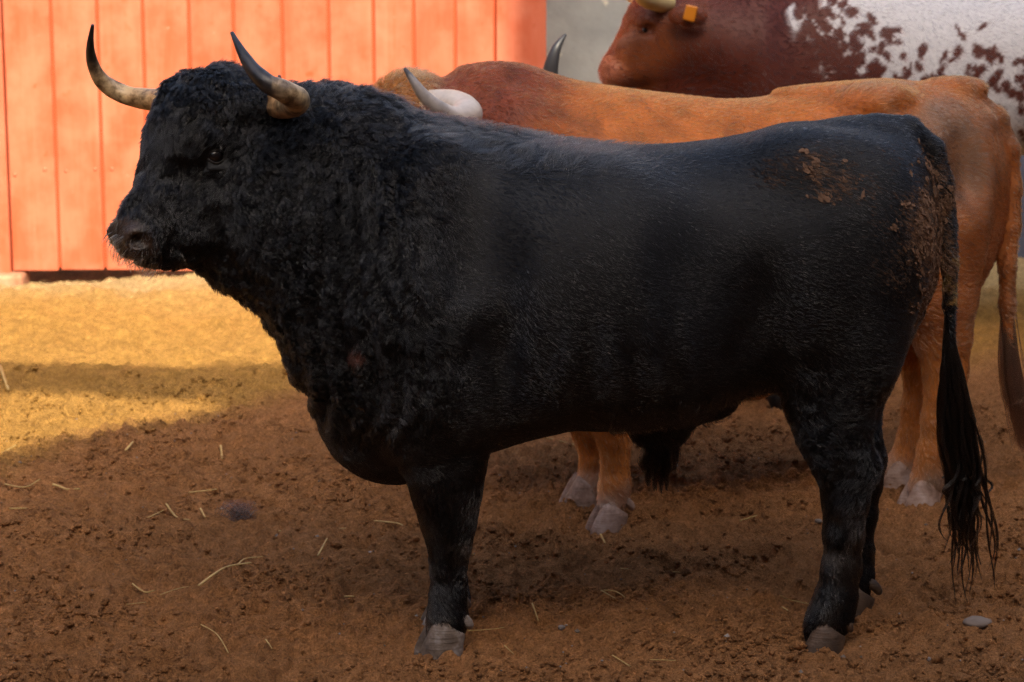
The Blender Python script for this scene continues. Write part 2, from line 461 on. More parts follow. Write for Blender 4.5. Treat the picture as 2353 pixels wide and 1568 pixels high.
# soil
m, nt, b = new_mat('soil')
a = nt.nodes.new('ShaderNodeAttribute'); a.attribute_name = 'tint'
n1 = tex(nt, 'noise', 130, 6, .75); n2 = tex(nt, 'noise', 22, 6, .65); n3 = tex(nt, 'noise', 900, 2)
r1 = ramp(nt, n1.outputs[0], [(.32, (.50,) * 3), (.68, (1.5,) * 3)])
r2 = ramp(nt, n2.outputs[0], [(.3, (.72, .70, .68)), (.7, (1.28, 1.28, 1.28))])
c = mixc(nt, 1.0, a.outputs[0], r1.outputs[0], 'MULTIPLY'); c = mixc(nt, 1.0, c, r2.outputs[0], 'MULTIPLY')
nt.links.new(c, b.inputs['Base Color']); b.inputs['Roughness'].default_value = .92; b.inputs['Specular IOR Level'].default_value = .15
p1 = bump(nt, b, n1.outputs[0], 1.0, .02); p2 = bump(nt, b, n3.outputs[0], .5, .004, p1)
MAT['soil'] = m
# straw
m, nt, b = new_mat('straw'); n = tex(nt, 'noise', 35, 3)
r = ramp(nt, n.outputs[0], [(.3, (.34, .20, .055)), (.7, (.54, .37, .13))]); nt.links.new(r.outputs[0], b.inputs['Base Color']); b.inputs['Roughness'].default_value = .5; MAT['straw'] = m
# stones
m, nt, b = new_mat('pebble'); a = nt.nodes.new('ShaderNodeAttribute'); a.attribute_name = 'tint'
nt.links.new(a.outputs[0], b.inputs['Base Color']); b.inputs['Roughness'].default_value = .75; MAT['pebble'] = m
# painted wood
m, nt, b = new_mat('orange_paint')
tc = nt.nodes.new('ShaderNodeTexCoord'); oi = nt.nodes.new('ShaderNodeObjectInfo')
mp = nd(nt, 'ShaderNodeMapping'); mp.inputs['Scale'].default_value = (1, 1, .22); nt.links.new(tc.outputs['Object'], mp.inputs['Vector'])
n1 = tex(nt, 'noise', 6, 5, .6, vec=mp.outputs[0]); n2 = tex(nt, 'noise', 22, 4, .6, vec=mp.outputs[0]); n3 = tex(nt, 'noise', 5, 3, coord='Object')
r1 = ramp(nt, n1.outputs[0], [(.30, (.43, .085, .034)), (.5, (.50, .118, .058)), (.72, (.54, .155, .086))])
sc = tex(nt, 'noise', 14, 6, .7); rs = ramp(nt, sc.outputs[0], [(.66, (0, 0, 0)), (.74, (1, 1, 1))])
c = mixc(nt, rs.outputs[0], r1.outputs[0], (.60, .30, .22))
st = tex(nt, 'noise', 9, 3, .5); rt = ramp(nt, st.outputs[0], [(.28, (1, 1, 1)), (.34, (0, 0, 0))])
c = mixc(nt, rt.outputs[0], c, (.42, .08, .025))
sg = ramp(nt, n3.outputs[0], [(.40, (0, 0, 0)), (.62, (.8, .8, .8))]); mp2 = nd(nt, 'ShaderNodeMapping'); mp2.inputs['Scale'].default_value = (9, 9, .5); nt.links.new(tc.outputs['Object'], mp2.inputs['Vector']); n4 = tex(nt, 'noise', 1.6, 5, .6, vec=mp2.outputs[0]); sk = ramp(nt, n4.outputs[0], [(.52, (0, 0, 0)), (.75, (.7, .7, .7))])
c = mixc(nt, sk.outputs[0], c, (.40, .072, .018)); c = mixc(nt, sg.outputs[0], c, mixc(nt, .45, c, (.62, .24, .15)))
rr = ramp(nt, oi.outputs['Random'], [(0, (.92, .90, .88)), (1, (1.06, 1.06, 1.08))]); c = mixc(nt, 1.0, c, rr.outputs[0], 'MULTIPLY')
nt.links.new(c, b.inputs['Base Color']); b.inputs['Roughness'].default_value = .5; b.inputs['Specular IOR Level'].default_value = .3
bump(nt, b, n2.outputs[0], .35, .01)
MAT['door'] = m
m, nt, b = new_mat('door_core'); b.inputs['Base Color'].default_value = (.46, .075, .022, 1); b.inputs['Roughness'].default_value = .8; MAT['core'] = m
# wall
m, nt, b = new_mat('rendered_wall')
tc = nt.nodes.new('ShaderNodeTexCoord'); sx = nt.nodes.new('ShaderNodeSeparateXYZ'); nt.links.new(tc.outputs['Object'], sx.inputs[0])
n1 = tex(nt, 'noise', 2.2, 6, .6); n2 = tex(nt, 'noise', 11, 4)
r1 = ramp(nt, n1.outputs[0], [(.3, (.26, .28, .28)), (.7, (.42, .44, .43))])
rs = ramp(nt, n2.outputs[0], [(.66, (0, 0, 0)), (.70, (1, 1, 1))]); c = mixc(nt, rs.outputs[0], r1.outputs[0], (.62, .60, .50))
low = ramp(nt, sx.outputs[2], [(.0, (1, 1, 1)), (1, (1, 1, 1))])
st = nd(nt, 'ShaderNodeMath', operation='GREATER_THAN'); nt.links.new(sx.outputs[2], st.inputs[0]); st.inputs[1].default_value = .68
c = mixc(nt, st.outputs[0], mixc(nt, n1.outputs[0], (.05, .055, .085), (.09, .10, .14)), c)
nt.links.new(c, b.inputs['Base Color']); b.inputs['Roughness'].default_value = .85
bump(nt, b, n2.outputs[0], .4, .02); MAT['wall'] = m
m, nt, b = new_mat('stone_block'); n = tex(nt, 'noise', 14, 5); r = ramp(nt, n.outputs[0], [(.3, (.32, .10, .05)), (.7, (.50, .30, .18))]); nt.links.new(r.outputs[0], b.inputs['Base Color']); b.inputs['Roughness'].default_value = .85; bump(nt, b, n.outputs[0], .5, .02); MAT['block'] = m
m, nt, b = new_mat('blocker_render'); n = tex(nt, 'noise', 3, 5); r = ramp(nt, n.outputs[0], [(.3, (.13, .085, .065)), (.7, (.19, .13, .10))]); nt.links.new(r.outputs[0], b.inputs['Base Color']); b.inputs['Roughness'].default_value = .9; MAT['blocker'] = m
m, nt, b = new_mat('mud'); n = tex(nt, 'noise', 60, 4); r = ramp(nt, n.outputs[0], [(.3, (.085, .042, .022)), (.7, (.20, .105, .06))]); nt.links.new(r.outputs[0], b.inputs['Base Color']); b.inputs['Roughness'].default_value = .95; MAT['mud'] = m
m, nt, b = new_mat('ear_tag'); b.inputs['Base Color'].default_value = (.50, .16, .008, 1); b.inputs['Roughness'].default_value = .4; MAT['tag'] = m
m, nt, b = new_mat('saliva'); b.inputs['Base Color'].default_value = (.8, .8, .8, 1); b.inputs['Roughness'].default_value = .1; b.inputs['Transmission Weight'].default_value = .7; MAT['saliva'] = m

# ================================================================== SETTING
def spaced(segs):
    """segs: list of (start, end, step0, step1)"""
    out = []
    for a, b_, s0, s1 in segs:
        x = a
        while x < b_:
            out.append(x); f = (x - a) / (b_ - a); x += s0 * (s1 / s0) ** f
    return np.array(out)
DENSE = 1.0
gx = np.concatenate([-spaced([(2.4, 80, .014, 9)])[::-1], np.arange(-2.392, 2.393, .0075 * DENSE), spaced([(2.4, 80, .014, 9)])])
gy = np.concatenate([-spaced([(-4.5, 60, .1, 9)])[::-1] * 1.0, spaced([(4.52, 9, .006 * DENSE, .009 * DENSE), (9, 13.2, .009 * DENSE, .02 * DENSE), (13.2, 90, .1, 9)])])
gy = np.unique(np.round(gy, 5)); gx = np.unique(np.round(gx, 5))
GX, GY = np.meshgrid(gx, gy, indexing='xy')
def soil_height(X, Y):
    wx = X + .05 * noise2(X * 3, Y * 3, 91); wy = Y + .05 * noise2(X * 3 + 7, Y * 3, 92)
    z = .022 * noise2(wx * 1.3, wy * 1.9, 1) + .016 * noise2(wx * 3.4, wy * 4.6, 2)
    r = 1 - np.abs(noise2(wx * 6.5, wy * 9.5, 3)); z += .020 * (r ** 2 - .55)
    z += .012 * noise2(wx * 12, wy * 17, 4)
    b2 = 1 - np.abs(noise2(wx * 9, wy * 15, 16)); z += .016 * (b2 ** 4 - .25)
    far = 1 - .6 * sstep(8.6, 10.2, Y)
    lump = far * np.clip(noise2(wx * 26, wy * 30, 5), -.1, 1); z += .020 * lump
    z += far * .009 * noise2(X * 55, Y * 60, 6)
    bl = 1 - np.abs(noise2(wx * 40, wy * 42, 15)); z += far * .010 * (bl ** 3 - .3)
    cr = np.clip(noise2(X * 85, Y * 90, 7), 0, 1); z += far * .008 * cr * (.4 + .6 * sstep(-.2, .5, noise2(X * 4, Y * 4, 8)))
    return z
GZ = soil_height(GX.ravel(), GY.ravel()).reshape(GX.shape)
pr = np.random.default_rng(3)
for i in range(210):                                        # hoof prints trodden into the soil
    px, py = pr.uniform(-2.2, 2.2), pr.uniform(4.8, 12); rad = pr.uniform(.035, .075); dp = pr.uniform(.018, .042)
    ii = np.searchsorted(gx, [px - .25, px + .25]); jj = np.searchsorted(gy, [py - .25, py + .25])
    s = (slice(jj[0], jj[1]), slice(ii[0], ii[1]))
    d = np.sqrt(((GX[s] - px) / 1.25) ** 2 + ((GY[s] - py)) ** 2) + .012 * noise2(GX[s] * 20, GY[s] * 20, i)
    GZ[s] += -dp * sstep(rad, rad * .45, d) + .4 * dp * np.exp(-((d - rad * 1.35) / (rad * .35)) ** 2)
GZ *= sstep(60, 20, np.abs(GX)) * sstep(70, 20, np.abs(GY))
gz_flat = GZ.ravel()
def ground_z(x, y):
    i = min(max(int(np.searchsorted(gx, x)), 0), len(gx) - 1); j = min(max(int(np.searchsorted(gy, y)), 0), len(gy) - 1)
    return float(GZ[j, i])
nxg, nyg = len(gx), len(gy)
ii = np.arange(nxg * nyg).reshape(nyg, nxg)
QG = np.stack([ii[:-1, :-1].ravel(), ii[:-1, 1:].ravel(), ii[1:, 1:].ravel(), ii[1:, :-1].ravel()], 1)
VG = np.stack([GX.ravel(), GY.ravel(), gz_flat], 1)
ground = mesh_obj('ground', VG, QG, MAT['soil']); tag(ground, 'churned brown soil of the corral floor', kind='structure')
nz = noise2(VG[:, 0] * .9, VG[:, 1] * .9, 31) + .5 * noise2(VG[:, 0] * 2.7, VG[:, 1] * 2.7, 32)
f_lit_sand = np.maximum(sstep(8.35, 9.15, VG[:, 1] - 1.35 * (VG[:, 0] + 1.3) + .35 * nz), sstep(9.8, 10.8, VG[:, 1] + .5 * nz))[:, None]  # yellow tone along the sun patch, sunlit brightness painted in; ochre sand farther back
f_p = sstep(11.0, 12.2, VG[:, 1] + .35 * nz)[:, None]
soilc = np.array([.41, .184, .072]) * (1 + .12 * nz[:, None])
lit_sandc = np.array([.48, .255, .068]) * (1 + .10 * nz[:, None]); palec = np.array([.50, .35, .17])
set_color(ground, (soilc * (1 - f_lit_sand) + lit_sandc * f_lit_sand) * (1 - f_p) + palec * f_p)
del GX, GY, VG, QG

# crumbs and clods lying on the soil
def ico(sub):
    import bmesh as bm_
    b_ = bm_.new(); bm_.ops.create_icosphere(b_, subdivisions=sub, radius=1.0)
    b_.verts.ensure_lookup_table(); V = np.array([v.co[:] for v in b_.verts]); Fq = np.array([[v.index for v in f.verts] for f in b_.faces]); b_.free(); return V, Fq
def crumbs(name, n, sub, smin, smax, pw, seed, y0=4.75, y1=9.8):
    r = np.random.default_rng(seed); V0, F0 = ico(sub)
    m = n * 3; y = y0 + (y1 - y0) * r.random(m) ** 1.7; x = r.uniform(-.235, .235, m) * (y + .3)
    keep = np.argsort(-(noise2(x * 3.1, y * 3.9, 200) + .8 * noise2(x * 9, y * 11, 201) + r.normal(0, .55, m)))[:n]
    x, y = x[keep], y[keep]; sz = smin + (smax - smin) * r.random(n) ** pw
    i = np.clip(np.searchsorted(gx, x), 0, len(gx) - 1); j = np.clip(np.searchsorted(gy, y), 0, len(gy) - 1); z = GZ[j, i]
    st_ = r.uniform(.65, 1.35, (n, 1, 3)) * np.array([1.1, 1.0, .75])
    d = V0[None] * st_; off = r.uniform(0, 50, (n, 1, 3))
    q = (V0[None] * 1.3 + off).reshape(-1, 3); d = d * (1 + .42 * noise3(q[:, 0], q[:, 1], q[:, 2], seed).reshape(n, -1, 1))
    a = r.uniform(0, 6.28, n); ca, sa = np.cos(a)[:, None], np.sin(a)[:, None]
    P = np.stack([d[..., 0] * ca - d[..., 1] * sa, d[..., 0] * sa + d[..., 1] * ca, d[..., 2]], 2) * sz[:, None, None]
    P += np.stack([x, y, z + sz * .25], 1)[:, None]
    Fc = (F0[None] + (np.arange(n) * len(V0))[:, None, None]).reshape(-1, 3)
    o = mesh_obj(name, P.reshape(-1, 3), Fc, MAT['soil'], None, smooth=True)
    t = r.uniform(.7, 1.2, (n, 1)) * np.array([.41, .184, .072]); lit_sand_f = sstep(8.35, 9.15, y - 1.35 * (x + 1.3))[:, None]; t = t * (1 - lit_sand_f) + lit_sand_f * np.array([.48, .255, .068]) * r.uniform(.7, 1.1, (n, 1))  # crumbs take the same painted sunlit tone
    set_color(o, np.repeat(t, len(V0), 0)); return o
o = crumbs('soil_clods', 1700, 2, .005, .019, 2.8, 301); tag(o, 'small clods of churned brown soil', 'clods', kind='stuff')
o = crumbs('soil_crumbs', 34000, 1, .003, .0095, 2.0, 302); tag(o, 'fine crumbs of soil over the corral floor', 'crumbs', kind='stuff')

# the plank door
def box(x0, x1, y0, y1, z0, z1, bev=0.0):
    V = [(x, y, z) for x in (x0, x1) for y in (y0, y1) for z in (z0, z1)]
    Fq = [(0, 1, 3, 2), (4, 6, 7, 5), (0, 4, 5, 1), (2, 3, 7, 6), (0, 2, 6, 4), (1, 5, 7, 3)]
    return V, Fq
def board(name, x0, x1, y0, y1, z0, z1, mat, parent, bev=.006):
    o = mesh_obj(name, *box(x0, x1, y0, y1, z0, z1), mat, parent, smooth=False)
    md = o.modifiers.new('bevel', 'BEVEL'); md.width = bev; md.segments = 2; md.limit_method = 'NONE'
    return o
DY = 12.08
WY = 12.85
edges_u = [8, 121, 227, 331, 436, 538, 650, 756, 859, 951, 1046, 1138]
ex = [W(u, 150, DY)[0] for u in edges_u]
zb = W(600, 621, DY)[2]
DTOP = 3.1
door = empty('plank_door', (W(630, 0, DY)[0], DY, 0), 'tall orange painted plank door with a gap under its bottom edge', 'door')
for i in range(len(ex) - 1):
    if i == 0: a0 = ex[0] 
    else: a0 = ex[i]
    jit = random.uniform(-.004, .004)
    board('plank', a0 + .007, ex[i + 1] - .007, DY + jit, DY + .045, zb + random.uniform(-.006, .006), DTOP + random.uniform(-.02, .02), MAT['door'], door)
nail_me = None
for i in range(len(ex) - 1):
    for zz in (.55, 1.62, 2.6):
        for f_ in (.2, .8):
            if nail_me is None:
                V, Fq = tube(np.array([(0, .004, 0), (0, -.002, 0), (0, -.006, 0), (0, -.008, 0)]), [.011, .011, .009, .004], 10); nl = mesh_obj('nail', V, Fq, MAT['door'], door, base=(0, 0, 0)); nail_me = nl.data
            else: nl = bpy.data.objects.new('nail', nail_me); C.objects.link(nl); nl.parent = door
            nl.location = (ex[i] + (ex[i + 1] - ex[i]) * f_ + random.uniform(-.015, .015) - door.location.x, 0, zz + random.uniform(-.02, .02))
board('door_stile', ex[-1] + .006, W(1255, 150, DY)[0], DY - .022, DY + .05, zb - .004, DTOP + .03, MAT['door'], door)
board('back_panel', ex[0] + .02, W(1250, 150, DY)[0], DY + .022 + .024, DY + .09, zb + .02, DTOP - .05, MAT['core'], door)
board('groove_filler', ex[0] + .01, ex[-1] + .01, DY + .014, DY + .044, zb + .012, DTOP - .03, MAT['core'], door, .001)
# door frame post at the left edge of the photo, and the stone it hangs over
post = board('door_post', W(-70, 150, DY)[0], ex[0] - .001, DY - .02, DY + .12, 0, DTOP + .2, MAT['door'], None)
tag(post, 'orange painted gate post at the left edge of the plank door', 'post')
blk = board('stone_block', W(-60, 640, DY)[0], W(60, 640, DY)[0], DY - .10, DY + .12, -.05, W(30, 626, DY)[2], MAT['block'], None, .02)
tag(blk, 'reddish stone block under the left bottom corner of the orange door', 'block')
wx0 = W(1258, 150, DY)[0]
wl = board('corral_wall', wx0 - .25, 12, WY, WY + .45, -.3, 4.2, MAT['wall'], None, .02)
tag(wl, 'grey rendered corral wall with dark blue lower band right of the door', 'wall')
wl2 = board('corral_wall', -12, W(-72, 150, DY)[0] - .0, DY + .13, DY + .55, -.3, 4.2, MAT['wall'], None, .02)
tag(wl2, 'grey rendered corral wall left of the orange door post', 'wall')
lint = board('corral_wall', W(-72, 150, DY)[0] + .003, wx0 - .003, DY + .13, WY + .4, DTOP + .06, 4.19, MAT['wall'], None, .02)
tag(lint, 'grey rendered wall over the top of the orange door', 'wall')
for sx_, nm in ((-1, 'left'), (1, 'right')):  # side walls added out of view to block low sky and deepen contrast
    sw = board('corral_wall', *sorted((sx_ * 5.0, sx_ * 5.4)), -3.5, DY + .1, -.3, 4.2, MAT['blocker'], None, .02)  # added unseen side wall, blocks low sky
    tag(sw, 'unseen corral side wall, added to block low sky, on the %s' % nm, 'wall')
# building behind the door (dark yard beyond the gap)
yard = board('yard_wall', -6, 4, DY + 3.0, DY + 3.3, -.3, 4.0, MAT['core'], None, .02); tag(yard, 'dark red wall of the yard behind the orange door', 'wall')

# unseen wall added behind the camera, its top outline shaped to throw the shade
SYW = -4.0
def shadow_src(x, y, z=0.0):
    """point of the plane y = SYW whose shadow falls on x, y, z"""
    t = (y - SYW) / sun_dir.y
    return (x - sun_dir.x * t, z - sun_dir.z * t)
edge = [(-5.5, 4.9, 0), (-2.6, 7.45, 0), (-1.82, 8.33, 0), (-1.16, 9.08, 0), (-.98, 9.55, 0), (-.94, 9.95, 0), (.1, 10.25, 0), (.25, 12.0, 0), (.27, 12.08, 1.6), (.29, 12.08, 3.2), (9, 12.5, 4.0)]
prof = [shadow_src(*e) for e in edge]
prof = [(prof[0][0] - 6, prof[0][1] - 1.0)] + prof + [(prof[-1][0] + 3, prof[-1][1])]
n = len(prof)
V = [(x, SYW, -.2) for x, z in prof] + [(x, SYW, z) for x, z in prof]
V += [(x, SYW - 1.2, vz[2]) for (x, z), vz in zip(prof, V[:n])] + [(x, SYW - 1.2, z) for x, z in prof]
Fq = []
for i in range(n - 1):
    Fq += [(i, i + 1, n + i + 1, n + i), (2 * n + i, 3 * n + i, 3 * n + i + 1, 2 * n + i + 1), (n + i, n + i + 1, 3 * n + i + 1, 3 * n + i)]
Fq += [(0, n, 3 * n, 2 * n), (n - 1, 3 * n - 1, 4 * n - 1, 2 * n - 1)]
std = mesh_obj('shade_wall', V, Fq, MAT['blocker'], None, smooth=False); tag(std, 'unseen building wall added behind the camera, its top shaped for the shade', 'building')
a0 = shadow_src(-3.6, 9.70); a1 = shadow_src(-3.6, 9.98); b0 = shadow_src(-.9, 9.25); b1 = shadow_src(-.9, 10.02)  # tapered beam added out of view to cast the dark strip
V = [(a0[0], SYW - .05, a0[1]), (a1[0], SYW - .05, a1[1]), (b1[0], SYW - .05, b1[1]), (b0[0], SYW - .05, b0[1])]
V += [(x, SYW - .09, z) for x, y, z in V]
bm = mesh_obj('shade_beam', V, [(0, 3, 2, 1), (4, 5, 6, 7), (0, 1, 5, 4), (1, 2, 6, 5), (2, 3, 7, 6), (3, 0, 4, 7)], MAT['blocker'], None, smooth=False)
tag(bm, 'unseen tapered beam added behind the camera to cast a shadow strip', 'beam')

# ================================================================== animal helpers
def ulist(rows, y):
    """(u, v, r_u) rows at depth y -> points, radii"""
    P = [W(u, v, y) for u, v, r in rows]; return P, [r * US(y) for u, v, r in rows]
def leg(fd, rows, y, k=.02, ys=.95):
    P, r = ulist(rows, y); fd.chain(P, r, k, ys); return P
def claw_mesh(size, side):
    """one claw of a cloven hoof: toe towards -X, side +1/-1 along Y"""
    n = 20; rings = []
    for z, rf, rb, ry, xo, zs in ((.078, .030, .040, .030, .012, -.028), (.060, .043, .046, .034, .006, -.018), (.030, .060, .047, .039, .000, -.006), (.006, .073, .047, .042, .0, 0), (-.03, .075, .046, .042, .0, 0)):
        ring = []
        for j in range(n):
            a = j / n * 2 * math.pi; ca, sa = math.cos(a), math.sin(a)
            rx = rf if ca < 0 else rb
            x = xo + rx * ca; yy = ry * math.copysign(abs(sa) ** .8, sa)
            if side * sa < 0: yy *= .45
            if ca < 0: yy *= 1 - .22 * ca * ca
            ring.append((x * size, yy * size, (z + zs * ca) * size))
        rings += ring
    Fq = []
    for i in range(4):
        for j in range(n):
            k = (j + 1) % n; Fq.append((i * n + j, (i + 1) * n + j, (i + 1) * n + k, i * n + k))
    Fq.append(tuple(range(n))); Fq.append(tuple(range(5 * n - 1, 4 * n - 1, -1)))
    return np.array(rings), Fq
def hoof(parent, x, y, z, heading, size, mat, splay=.10, dew=True):
    for side in (1, -1):
        V, Fq = claw_mesh(size, side)
        a = heading + side * splay * -1; ca, sa = math.cos(a), math.sin(a)
        V = V + np.array([0, side * .021 * size, 0])
        V = np.stack([V[:, 0] * ca - V[:, 1] * sa + x, V[:, 0] * sa + V[:, 1] * ca + y, V[:, 2] + z], 1)
        mesh_obj('claw', V, Fq, mat, parent)
        if dew:
            cx, cy = .058 * size, side * .026 * size
            c_ = np.array([x + cx * math.cos(heading) - cy * math.sin(heading), y + cx * math.sin(heading) + cy * math.cos(heading), z + .085 * size])
            P = spline([c_ + np.array([-.025, 0, .02]) * size, c_, c_ + np.array([.012, 0, -.02]) * size], 6)
            mesh_obj('dewclaw', *tube(P, np.array([.013, .015, .015, .014, .011, .005]) * size, 10), mat, parent)
def horn(parent, rows, n, mat, wob=.05, seed=1, name='horn'):
    P = spline([W(u, v, y) for u, v, y, r in rows], n); rad = spline([[r[3]] for r in rows], n)[:, 0]; rad = np.maximum(rad, .002)
    V, Fq = tube(P, rad, 20, wob, seed)
    o = mesh_obj(name, V, Fq, mat, parent)
    t = np.concatenate([np.repeat(np.linspace(0, 1, n), 20), [0, 1]]); set_float(o, t, 'along'); return o
HAIR = 1.0

# ================================================================== BLACK BULL
YB = lambda x: 6.30 + .12 * (np.asarray(x, dtype=float) + .185)
def yb(u): return float(6.30 + .12 * ((u - 1176) / 890 + .185))
bull_base = (W(1450, 800, 6.36)[0], 6.36, 0)
bull = empty('fighting_bull', bull_base, 'black curly-necked bull with dark-tipped horns standing side-on in front', 'bull')
fd = Field((-1.08, 5.72, -.02), (1.32, 6.98, 1.68), .0085)
rows = [  # u, top, bottom, half width, widest level, power
    (455, 420, 618, .07, .5, 2), (500, 330, 662, .12, .5, 2), (560, 240, 680, .165, .45, 2.0), (620, 212, 728, .20, .45, 2.0), (700, 200, 900, .225, .45, 2.0), (760, 203, 980, .245, .47, 2.0), (830, 210, 1050, .265, .47, 2.0),
    (900, 228, 1092, .285, .47, 2.05), (960, 260, 1092, .305, .45, 2.1), (1040, 278, 1065, .325, .45, 2.15), (1120, 292, 1032, .345, .45, 2.2), (1200, 307, 1003, .362, .43, 2.25), (1310, 330, 974, .378, .42, 2.3),
    (1440, 339, 976, .378, .43, 2.3), (1560, 334, 968, .36, .46, 2.25), (1650, 323, 928, .335, .5, 2.2), (1720, 309, 903, .32, .52, 2.2), (1800, 291, 885, .312, .55, 2.2), (1880, 286, 870, .305, .55, 2.2), (1960, 276, 850, .295, .55, 2.2),
    (2040, 282, 825, .262, .55, 2.1), (2090, 308, 780, .21, .55, 2.0), (2130, 370, 710, .13, .5, 2.0), (2150, 440, 640, .05, .5, 2.0)]
st = []
for u, t, b_, w, lv, p in rows:
    y = yb(u); st.append((W(u, 600, y)[0], W(u, t, y)[2], W(u, b_, y)[2], w, lv, p))
fd.loft(st, YB, .05)
def BP(u, v, dy=0.0):
    y = yb(u) + dy; return W(u, v, y)
us = US(6.3)
for s in (-1, 1):
    # shoulder blade and upper arm, haunch, hip bone, ribs
    fd.ell(BP(1000, 640, s * .20), (.17, .12, .34), .10)
    fd.ell(BP(985, 900, s * .19), (.15, .11, .19), .07)
    fd.ell(BP(1330, 620, s * .20), (.30, .17, .27), .12)
    fd.ell(BP(1950, 560, s * .17), (.22, .14, .27), .07)
    fd.ell(BP(1920, 760, s * .16), (.17, .12, .22), .07)
    fd.ell(BP(1830, 372, s * .15), (.10, .10, .07), .10)
    fd.ell(BP(2070, 420, s * .10), (.06, .06, .09), .05)
    fd.ell(BP(1640, 580, s * .45), (.10, .07, .20), .12, cut=True)     # flank hollow
    fd.ell(BP(1165, 760, s * .40), (.035, .05, .25), .08, cut=True)    # behind the shoulder
fd.ell(BP(770, 420, 0), (.20, .19, .19), .08)                          # crest of the neck
fd.ell(BP(730, 530, 0), (.15, .20, .25), .08)
for s in (-1, 1):
    fd.ell(BP(1080, 480, s * .36), (.06, .05, .18), .12, cut=True)
    fd.ell(BP(1130, 900, s * .37), (.05, .05, .12), .10, cut=True)
    fd.ell(BP(1040, 880, s * .25), (.11, .07, .13), .05)
    fd.ell(BP(930, 690, s * .22), (.10, .10, .16), .07)
    fd.ell(BP(1760, 790, s * .36), (.06, .05, .14), .12, cut=True)
    fd.ell(BP(1990, 760, s * .19), (.10, .09, .18), .05)
    fd.ell(BP(1860, 620, s * .22), (.10, .09, .20), .06)
fd.ell(BP(850, 960, 0), (.13, .13, .15), .06)                          # brisket
fd.ell(BP(905, 1050, 0), (.09, .07, .055), .05)
fd.ell(BP(2000, 312, 0), (.13, .06, .04), .05)                        # croup
# legs: near fore, far fore, near hind, far hind
fy_n, fy_f, hy_n, hy_f = 6.16, 6.40, 6.27, 6.58
leg(fd, [(1010, 950, 110), (1022, 1060, 92), (1026, 1130, 76), (1030, 1195, 60), (1033, 1252, 45), (1030, 1300, 37), (1029, 1370, 37), (1028, 1420, 42), (1022, 1452, 41)], fy_n, .03, .85)
leg(fd, [(1010, 950, 100), (1025, 1040, 84), (1030, 1100, 66), (1036, 1160, 54), (1038, 1215, 42), (1034, 1265, 34), (1032, 1330, 34), (1034, 1375, 40), (1026, 1402, 40)], fy_f, .03, .85)
leg(fd, [(1945, 640, 175), (1920, 820, 128), (1908, 920, 100), (1915, 990, 80), (1935, 1055, 66), (1945, 1100, 55), (1943, 1150, 49), (1939, 1220, 43), (1934, 1300, 41), (1922, 1370, 44), (1908, 1415, 48), (1892, 1442, 46)], hy_n, .03, .72)
leg(fd, [(1975, 700, 150), (1950, 850, 100), (1948, 930, 70), (1962, 1000, 54), (1982, 1058, 48), (1982, 1110, 40), (1975, 1180, 36), (1969, 1270, 34), (1966, 1320, 37), (1960, 1352, 40)], hy_f, .03, .8)
fd.ell(W(1992, 1075, hy_n), (.03, .03, .045), .03)
# sheath
fd.ell(BP(1515, 985, 0), (.085, .06, .06), .04)
fd.ell(BP(1600, 935, -.02), (.10, .05, .04), .05)
# tail dock
tp = [(2010, 292, 30, 0), (2085, 300, 33, .0), (2140, 345, 30, .0), (2166, 420, 25, -.01), (2178, 520, 21, -.02), (2183, 610, 19, -.03), (2182, 700, 15, -.03), (2184, 790, 10, -.03)]
fd.chain([BP(u, v, d) for u, v, r, d in tp], [r * us for u, v, r, d in tp], .012)
# head: local frame, +x forward, +y towards the camera side, +z up
HY = R(33); HO = np.array(W(455, 350, 6.20))
HM = np.array([[-math.cos(HY), math.sin(HY), 0], [-math.sin(HY), -math.cos(HY), 0], [0, 0, 1]])   # columns: forward, left, up
def H(p): return HO + HM @ np.array(p, float)
def hrot(pitch):                      # ellipsoid axes pitched in the head frame
    c_, s_ = math.cos(pitch), math.sin(pitch)
    return HM @ np.array([[c_, 0, -s_], [0, 1, 0], [s_, 0, c_]])
fd.ell(H((-.05, 0, .085)), (.135, .125, .125), .05, HM)
fd.ell(H((-.045, 0, .135)), (.105, .12, .06), .04, HM)
fd.ell(H((.02, 0, .06)), (.10, .118, .12), .04, HM)
fd.cone(H((.03, 0, .0)), H((.145, 0, -.165)), .098, .072, .04)
fd.ell(H((.02, 0, -.06)), (.10, .105, .14), .05, hrot(R(-25)))
for s in (-1, 1):
    fd.ell(H((-.07, s * .055, -.10)), (.125, .065, .15), .05, HM)
    fd.ell(H((.012, s * .102, .062)), (.06, .036, .03), .025, HM)
    fd.ell(H((.075, s * .108, -.06)), (.06, .03, .05), .04, HM, cut=True)
    fd.ell(H((.004, s * .130, .004)), (.032, .02, .022), .012, HM, cut=True)
    fd.ell(H((.002, s * .119, .032)), (.038, .016, .010), .010, HM)
    fd.ell(H((.0, s * .115, -.029)), (.036, .016, .009), .010, HM)
    fd.ell(H((-.105, s * .105, .128)), (.05, .05, .045), .03, HM)
    fd.cone(H((-.15, s * .13, .065)), H((-.215, s * .245, .02)), .036, .018, .02)
fd.cone(H((.115, 0, -.215)), H((-.06, 0, -.19)), .068, .10, .04)
fd.cone(H((.08, 0, -.19)), H((-.02, 0, -.10)), .09, .10, .04)
fd.ell(H((.168, 0, -.205)), (.066, .078, .062), .03, hrot(R(-20)))
fd.ell(H((.155, 0, -.235)), (.07, .062, .035), .02, HM)
fd.ell(H((.115, 0, -.262)), (.075, .052, .028), .02, HM)
for s in (-1, 1):
    fd.ell(H((.20, s * .048, -.200)), (.032, .03, .032), .018, HM)
    fd.ell(H((.198, s * .060, -.203)), (.036, .026, .032), .015, HM)
    fd.ell(H((.212, s * .078, -.205)), (.024, .026, .020), .008, HM, cut=True)
    fd.ell(H((.190, s * .088, -.212)), (.020, .018, .010), .008, HM, cut=True)
